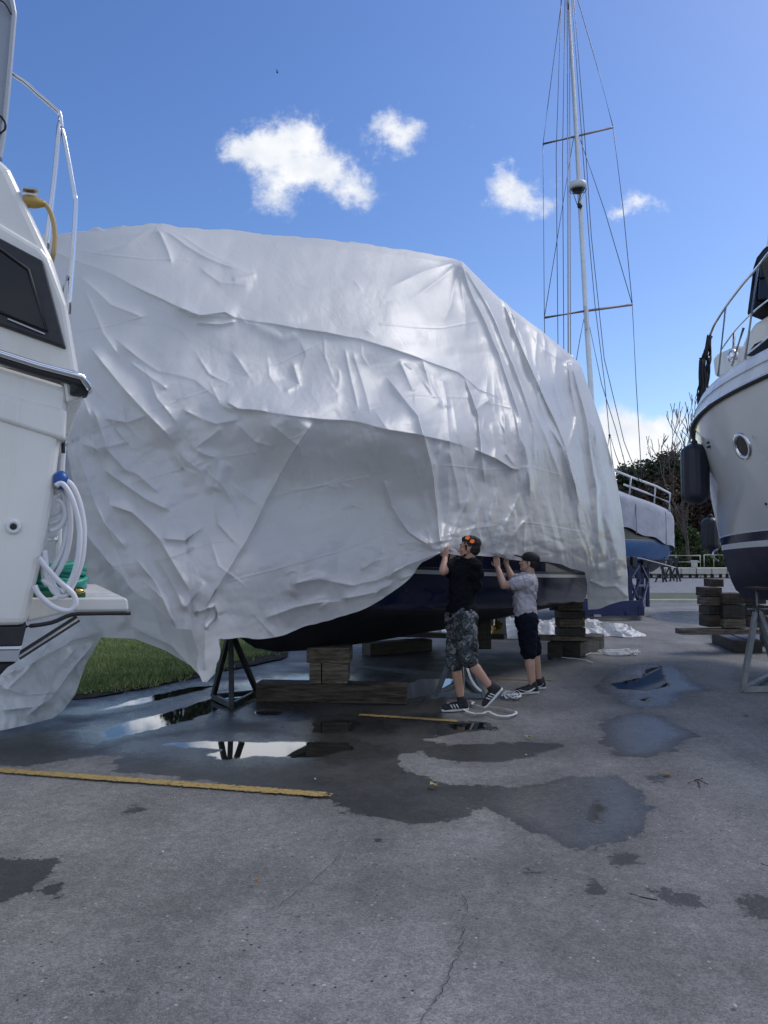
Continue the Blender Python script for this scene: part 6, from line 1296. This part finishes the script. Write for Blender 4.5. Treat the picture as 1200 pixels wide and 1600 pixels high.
# ---------------- man 1: dark tee, camo shorts, stepping to the left, reaching up to the hem
Y1 = 8.15
A = lambda px, py, d=0: V(px, py, Y1 + d)
hc = A(733, 857, .02); hp, HL, hrot = head(hc, (-.93, .30, .03), (.10, 0, 1), 1.02)
lsh, rsh = A(711, 884, .17), A(741, 884, -.10); chest = A(724, 900, .03); belly = A(722, 935, .0); pel = A(720, 970, .0)
lh, rh = A(714, 980, .09), A(728, 980, -.09)
kn1, an1 = A(711, 1036, .10), A(720, 1090, .10); kn2, an2 = A(733, 1032, -.09), A(766, 1073, -.10)
el1, wr1 = A(692, 893, -.06), A(695.5, 872, .10)
body = hp + [('c', HL(-.02, 0, -.06), A(731, 885, .02), .054, .060), ('c', lsh, rsh, .062, .062), ('c', A(714, 892, .10), A(738, 892, -.04), .10, .10), ('c', chest, belly, .128, .118), ('c', belly, pel, .118, .125), ('c', A(714, 972, .07), A(727, 972, -.07), .10, .10),
     ('c', lh, kn1, .082, .054), ('c', kn1, kn1.lerp(an1, .35), .052, .056), ('c', kn1.lerp(an1, .35), an1, .054, .036), ('c', an1, A(722, 1098, .10), .036, .038),
     ('c', rh, kn2, .082, .055), ('c', kn2, kn2.lerp(an2, .35), .053, .058), ('c', kn2.lerp(an2, .35), an2, .056, .036), ('c', an2, A(772, 1080, -.10), .036, .036),
     ('c', lsh, el1, .052, .043), ('c', el1, el1.lerp(wr1, .3), .042, .042), ('c', el1.lerp(wr1, .3), wr1, .042, .029)]
body += hand(wr1, (.06, .35, 1), (.5, .8, 0), 1, 1.0, 1.0)
el1b, wr1b = A(715, 868, .42), A(713, 866, .55)
el1b = A(706, 880, .36); wr1b = A(708, 866, .50)
body += [('c', A(716, 882, .15), el1b, .05, .042), ('c', el1b, wr1b, .042, .03)] + hand(wr1b, (.0, .4, 1), (0, 1, 0), 1, 1.0)
p1 = organic('person', body, .0055, MT['skin'], None, 4, base=G(718, 1110)); tag(p1, 'man in dark tee and camouflage shorts stepping forward with orange sunglasses on his head', 'person')
organic('hair', [('e', HL(-.026, 0, .052), (.097 * 1.02, .083, .084), hrot), ('e', HL(-.055, 0, .0), (.062, .076, .075), hrot), ('e', HL(.02, 0, .098), (.062, .058, .034), hrot), ('c', HL(.055, -.03, .085), HL(.055, .03, .085), .022, .022), ('c', HL(.02, -.074, .03), HL(.012, -.076, -.02), .012, .008), ('c', HL(.02, .074, .03), HL(.012, .076, -.02), .012, .008)], .006, MT['hair'], p1, 2, wrinkle=.006, wsc=55)
organic('beard', [('c', HL(.03, -.052, -.066), HL(.075, -.025, -.096), .014, .014), ('c', HL(.03, .052, -.066), HL(.075, .025, -.096), .014, .014), ('c', HL(.078, -.02, -.094), HL(.078, .02, -.094), .017, .017)], .006, MT['hair'], p1, 2)
for q in (-1, 1):
    mb = MB(); mb.lathe(HL(.079, q * .030, .008), HL(1, 0, 0) - HL(0, 0, 0), [(.009, 0), (.007, .004), (0, .006)], 10); mb.build('eye', MT['blk'], p1)
    mb = MB(); mb.tube([HL(.088, q * .014, .033), HL(.090, q * .034, .037), HL(.078, q * .052, .030)], .005, 6); mb.build('eyebrow', MT['hair'], p1)
# sunglasses pushed up on the hair, turned towards the viewer's side
sg = empty('sunglasses', HL(.01, 0, .15), 'orange mirrored sunglasses pushed up on the dark hair of the walking man', 'sunglasses')
for q, off in ((0, (.044, -.062)), (1, (.012, -.088))):
    px, py = (730.5, 840.5) if q == 0 else (737.5, 846); c = V(px, py, Y1 - .105); a_n = Vector((-.1, -1, .35)).normalized()
    mb = MB(); s1, u1, _ = frame(a_n); sh = [(math.cos(t) * .022, math.sin(t) * .019) for t in np.linspace(0, 6.283, 15)[:-1]]; mb.prism([c + s1 * x + u1 * y for x, y in sh], a_n * .006); mb.build('lens', MT['lens'], sg, bevel=.002)
    mb = MB(); mb.tube([c + a_n * .004 + s1 * x * 1.08 + u1 * y * 1.08 for x, y in sh + sh[:1]], .0032, 6); mb.build('frame', MT['lens'], sg, smooth=True)
mb = MB(); mb.tube([V(740.5, 849, Y1 - .10), V(744, 851, Y1 - .06), V(748, 858, Y1 - .02)], .003, 6); mb.tube([V(727.5, 838.5, Y1 - .10), V(725, 838, Y1 - .04), V(724, 842, Y1 + .04)], .003, 6); mb.build('temple', MT['blk'], sg)
# clothes
slv = lsh.lerp(el1, .62); slvb = A(716, 882, .15).lerp(el1b, .7)
organic('t_shirt', [('c', lsh, rsh, .078, .080), ('c', A(713, 892, .11), A(739, 894, -.05), .118, .118), ('c', chest, belly, .148, .142), ('c', belly, A(721, 962, 0), .143, .138), ('c', A(714, 955, .05), A(728, 957, -.05), .118, .118), ('c', lsh, slv, .080, .070), ('c', A(717, 882, .15), slvb, .078, .068), ('c', A(741, 885, -.1), A(744, 902, -.05), .075, .065), ('c', A(729, 881, .02), A(727, 890, .02), .07, .08), ('c', A(742, 890, -.07), A(742, 915, -.05), .085, .07)], .0085, MT['tee_blk'], p1, 5, wrinkle=.008, wsc=11, seed=3)
organic('shorts', [('c', A(714, 966, .06), A(727, 966, -.06), .138, .138), ('c', lh, lh.lerp(kn1, .98), .118, .098), ('c', rh, rh.lerp(kn2, .94), .118, .098), ('c', A(716, 985, .03), A(725, 985, -.03), .125, .125)], .0085, MT['camo'], p1, 4, wrinkle=.009, wsc=12, seed=5)
for a_, b_ in ((an1, A(721, 1097, .10)), (an2, A(770, 1078, -.10))): organic('sock', [('c', a_.lerp(b_, .1), b_, .043, .044)], .006, MT['shoe_b'], p1, 2)
hl = G(731, 1107); hl.y = Y1 + .02
shoe(p1, Vector((A(732, 1105, .12).x, Y1 + .12, .004)), Vector((A(689, 1112, .02).x, Y1 + .04, .004)), (0, 0, 1), '', MT['shoe_b'], 3)
shoe(p1, A(786, 1077, -.08), A(757, 1108, -.14), (-.6, 0, .6), '', MT['shoe_b'], 3)
# ---------------- man 2: pale tee, dark shorts, cap
Y2 = 9.3
B = lambda px, py, d=0: V(px, py, Y2 + d)
hc = B(826.5, 880, 0); hp, HL, hrot = head(hc, (-.90, .28, .20), (.22, 0, 1), .98)
ls2, rs2 = B(812, 907, .18), B(824, 908, -.16)
kn1, an1 = B(826, 1022, -.06), B(832, 1070, -.06); kn2, an2 = B(835, 1018, .14), B(842, 1060, .16)
e1, w1 = B(787, 915, -.10), B(777.5, 887, .02); e2, w2 = B(801, 905, .26), B(791, 882, .34)
body = hp + [('c', HL(-.02, 0, -.06), B(829, 902, .02), .052, .058), ('c', ls2, rs2, .062, .062), ('c', B(822, 915, .07), B(824, 915, -.07), .10, .10), ('c', B(823, 915), B(820, 945), .125, .12), ('c', B(820, 945), B(822, 970), .12, .12), ('c', B(822, 974, .08), B(824, 974, -.07), .10, .10),
     ('c', B(823, 980, -.08), kn1, .082, .056), ('c', kn1, kn1.lerp(an1, .35), .055, .062), ('c', kn1.lerp(an1, .35), an1, .060, .038), ('c', an1, B(833, 1077, -.06), .038, .038),
     ('c', B(825, 980, .09), kn2, .082, .055), ('c', kn2, kn2.lerp(an2, .35), .053, .058), ('c', kn2.lerp(an2, .35), an2, .056, .036), ('c', an2, B(844, 1066, .16), .036, .036),
     ('c', rs2, e1, .056, .046), ('c', e1, e1.lerp(w1, .3), .046, .045), ('c', e1.lerp(w1, .3), w1, .045, .030), ('c', ls2, e2, .054, .044), ('c', e2, e2.lerp(w2, .3), .044, .044), ('c', e2.lerp(w2, .3), w2, .043, .029)]
body += hand(w1, (-.12, .25, 1), (.3, .9, 0), 1, 1.0, 1.02) + hand(w2, (-.08, .2, 1), (.2, .9, 0), 1, 1.0, 1.02)
p2 = organic('person', body, .0055, MT['skin2'], None, 4, base=G(828, 1083)); tag(p2, 'man in pale tee, dark shorts and black cap holding the plastic hem with both hands', 'person')
organic('hair', [('e', HL(-.04, 0, .015), (.078, .080, .072), hrot), ('c', HL(.01, -.073, .02), HL(.006, -.075, -.02), .011, .008), ('c', HL(.01, .073, .02), HL(.006, .075, -.02), .011, .008)], .006, MT['hair'], p2, 2, wrinkle=.003, wsc=60)
organic('cap', [('e', HL(-.012, 0, .062), (.112, .092, .080), hrot), ('c', HL(-.09, -.02, .03), HL(-.09, .02, .03), .028, .028), ('e', HL(.125, 0, .058), (.078, .070, .010), hrot), ('e', HL(.07, 0, .056), (.06, .08, .016), hrot)], .006, MT['cap'], p2, 2)
for q in (-1, 1):
    mb = MB(); mb.lathe(HL(.077, q * .030, .006), HL(1, 0, 0) - HL(0, 0, 0), [(.009, 0), (.007, .004), (0, .006)], 10); mb.build('eye', MT['blk'], p2)
    mb = MB(); mb.tube([HL(.086, q * .014, .030), HL(.088, q * .034, .034), HL(.076, q * .052, .027)], .0045, 6); mb.build('eyebrow', MT['hair'], p2)
organic('t_shirt', [('c', ls2, rs2, .080, .080), ('c', B(822, 915, .08), B(824, 915, -.08), .112, .115), ('c', B(822, 912), B(819, 945), .142, .138), ('c', B(819, 945), B(821, 957), .138, .138), ('c', rs2, rs2.lerp(e1, .55), .080, .074), ('c', ls2, ls2.lerp(e2, .5), .078, .07), ('c', B(828, 901, .02), B(826, 910, .02), .065, .08)], .0085, MT['tee_pink'], p2, 5, wrinkle=.009, wsc=11, seed=13)
organic('shorts', [('c', B(821, 970, .05), B(824, 970, -.05), .138, .138), ('c', B(823, 980, -.07), B(823, 980, -.08).lerp(kn1, .93), .118, .095), ('c', B(825, 980, .08), B(825, 980, .09).lerp(kn2, .93), .115, .092)], .0085, MT['shorts_n'], p2, 4, wrinkle=.008, wsc=11, seed=15)
mb = MB(); mb.tube([B(806.5, 992, -.12), B(809, 985, -.14)], .006, 6); mb.build('stripe', MT['sole'], p2)
for a_, b_ in ((an1, B(833, 1077, -.06)), (an2, B(843.5, 1066, .16))): organic('sock', [('c', a_.lerp(b_, .45), b_, .043, .043)], .006, MT['shoe_b'], p2, 2)
shoe(p2, Vector((B(842, 1084, -.06).x, Y2 - .05, .004)), Vector((B(802, 1085, -.1).x, Y2 - .14, .004)), (0, 0, 1), '', MT['shoe_b'], 1)
shoe(p2, Vector((B(853, 1075, .22).x, Y2 + .26, .004)), Vector((B(822, 1075, .14).x, Y2 + .14, .004)), (0, 0, 1), '', MT['shoe_b'], 1)
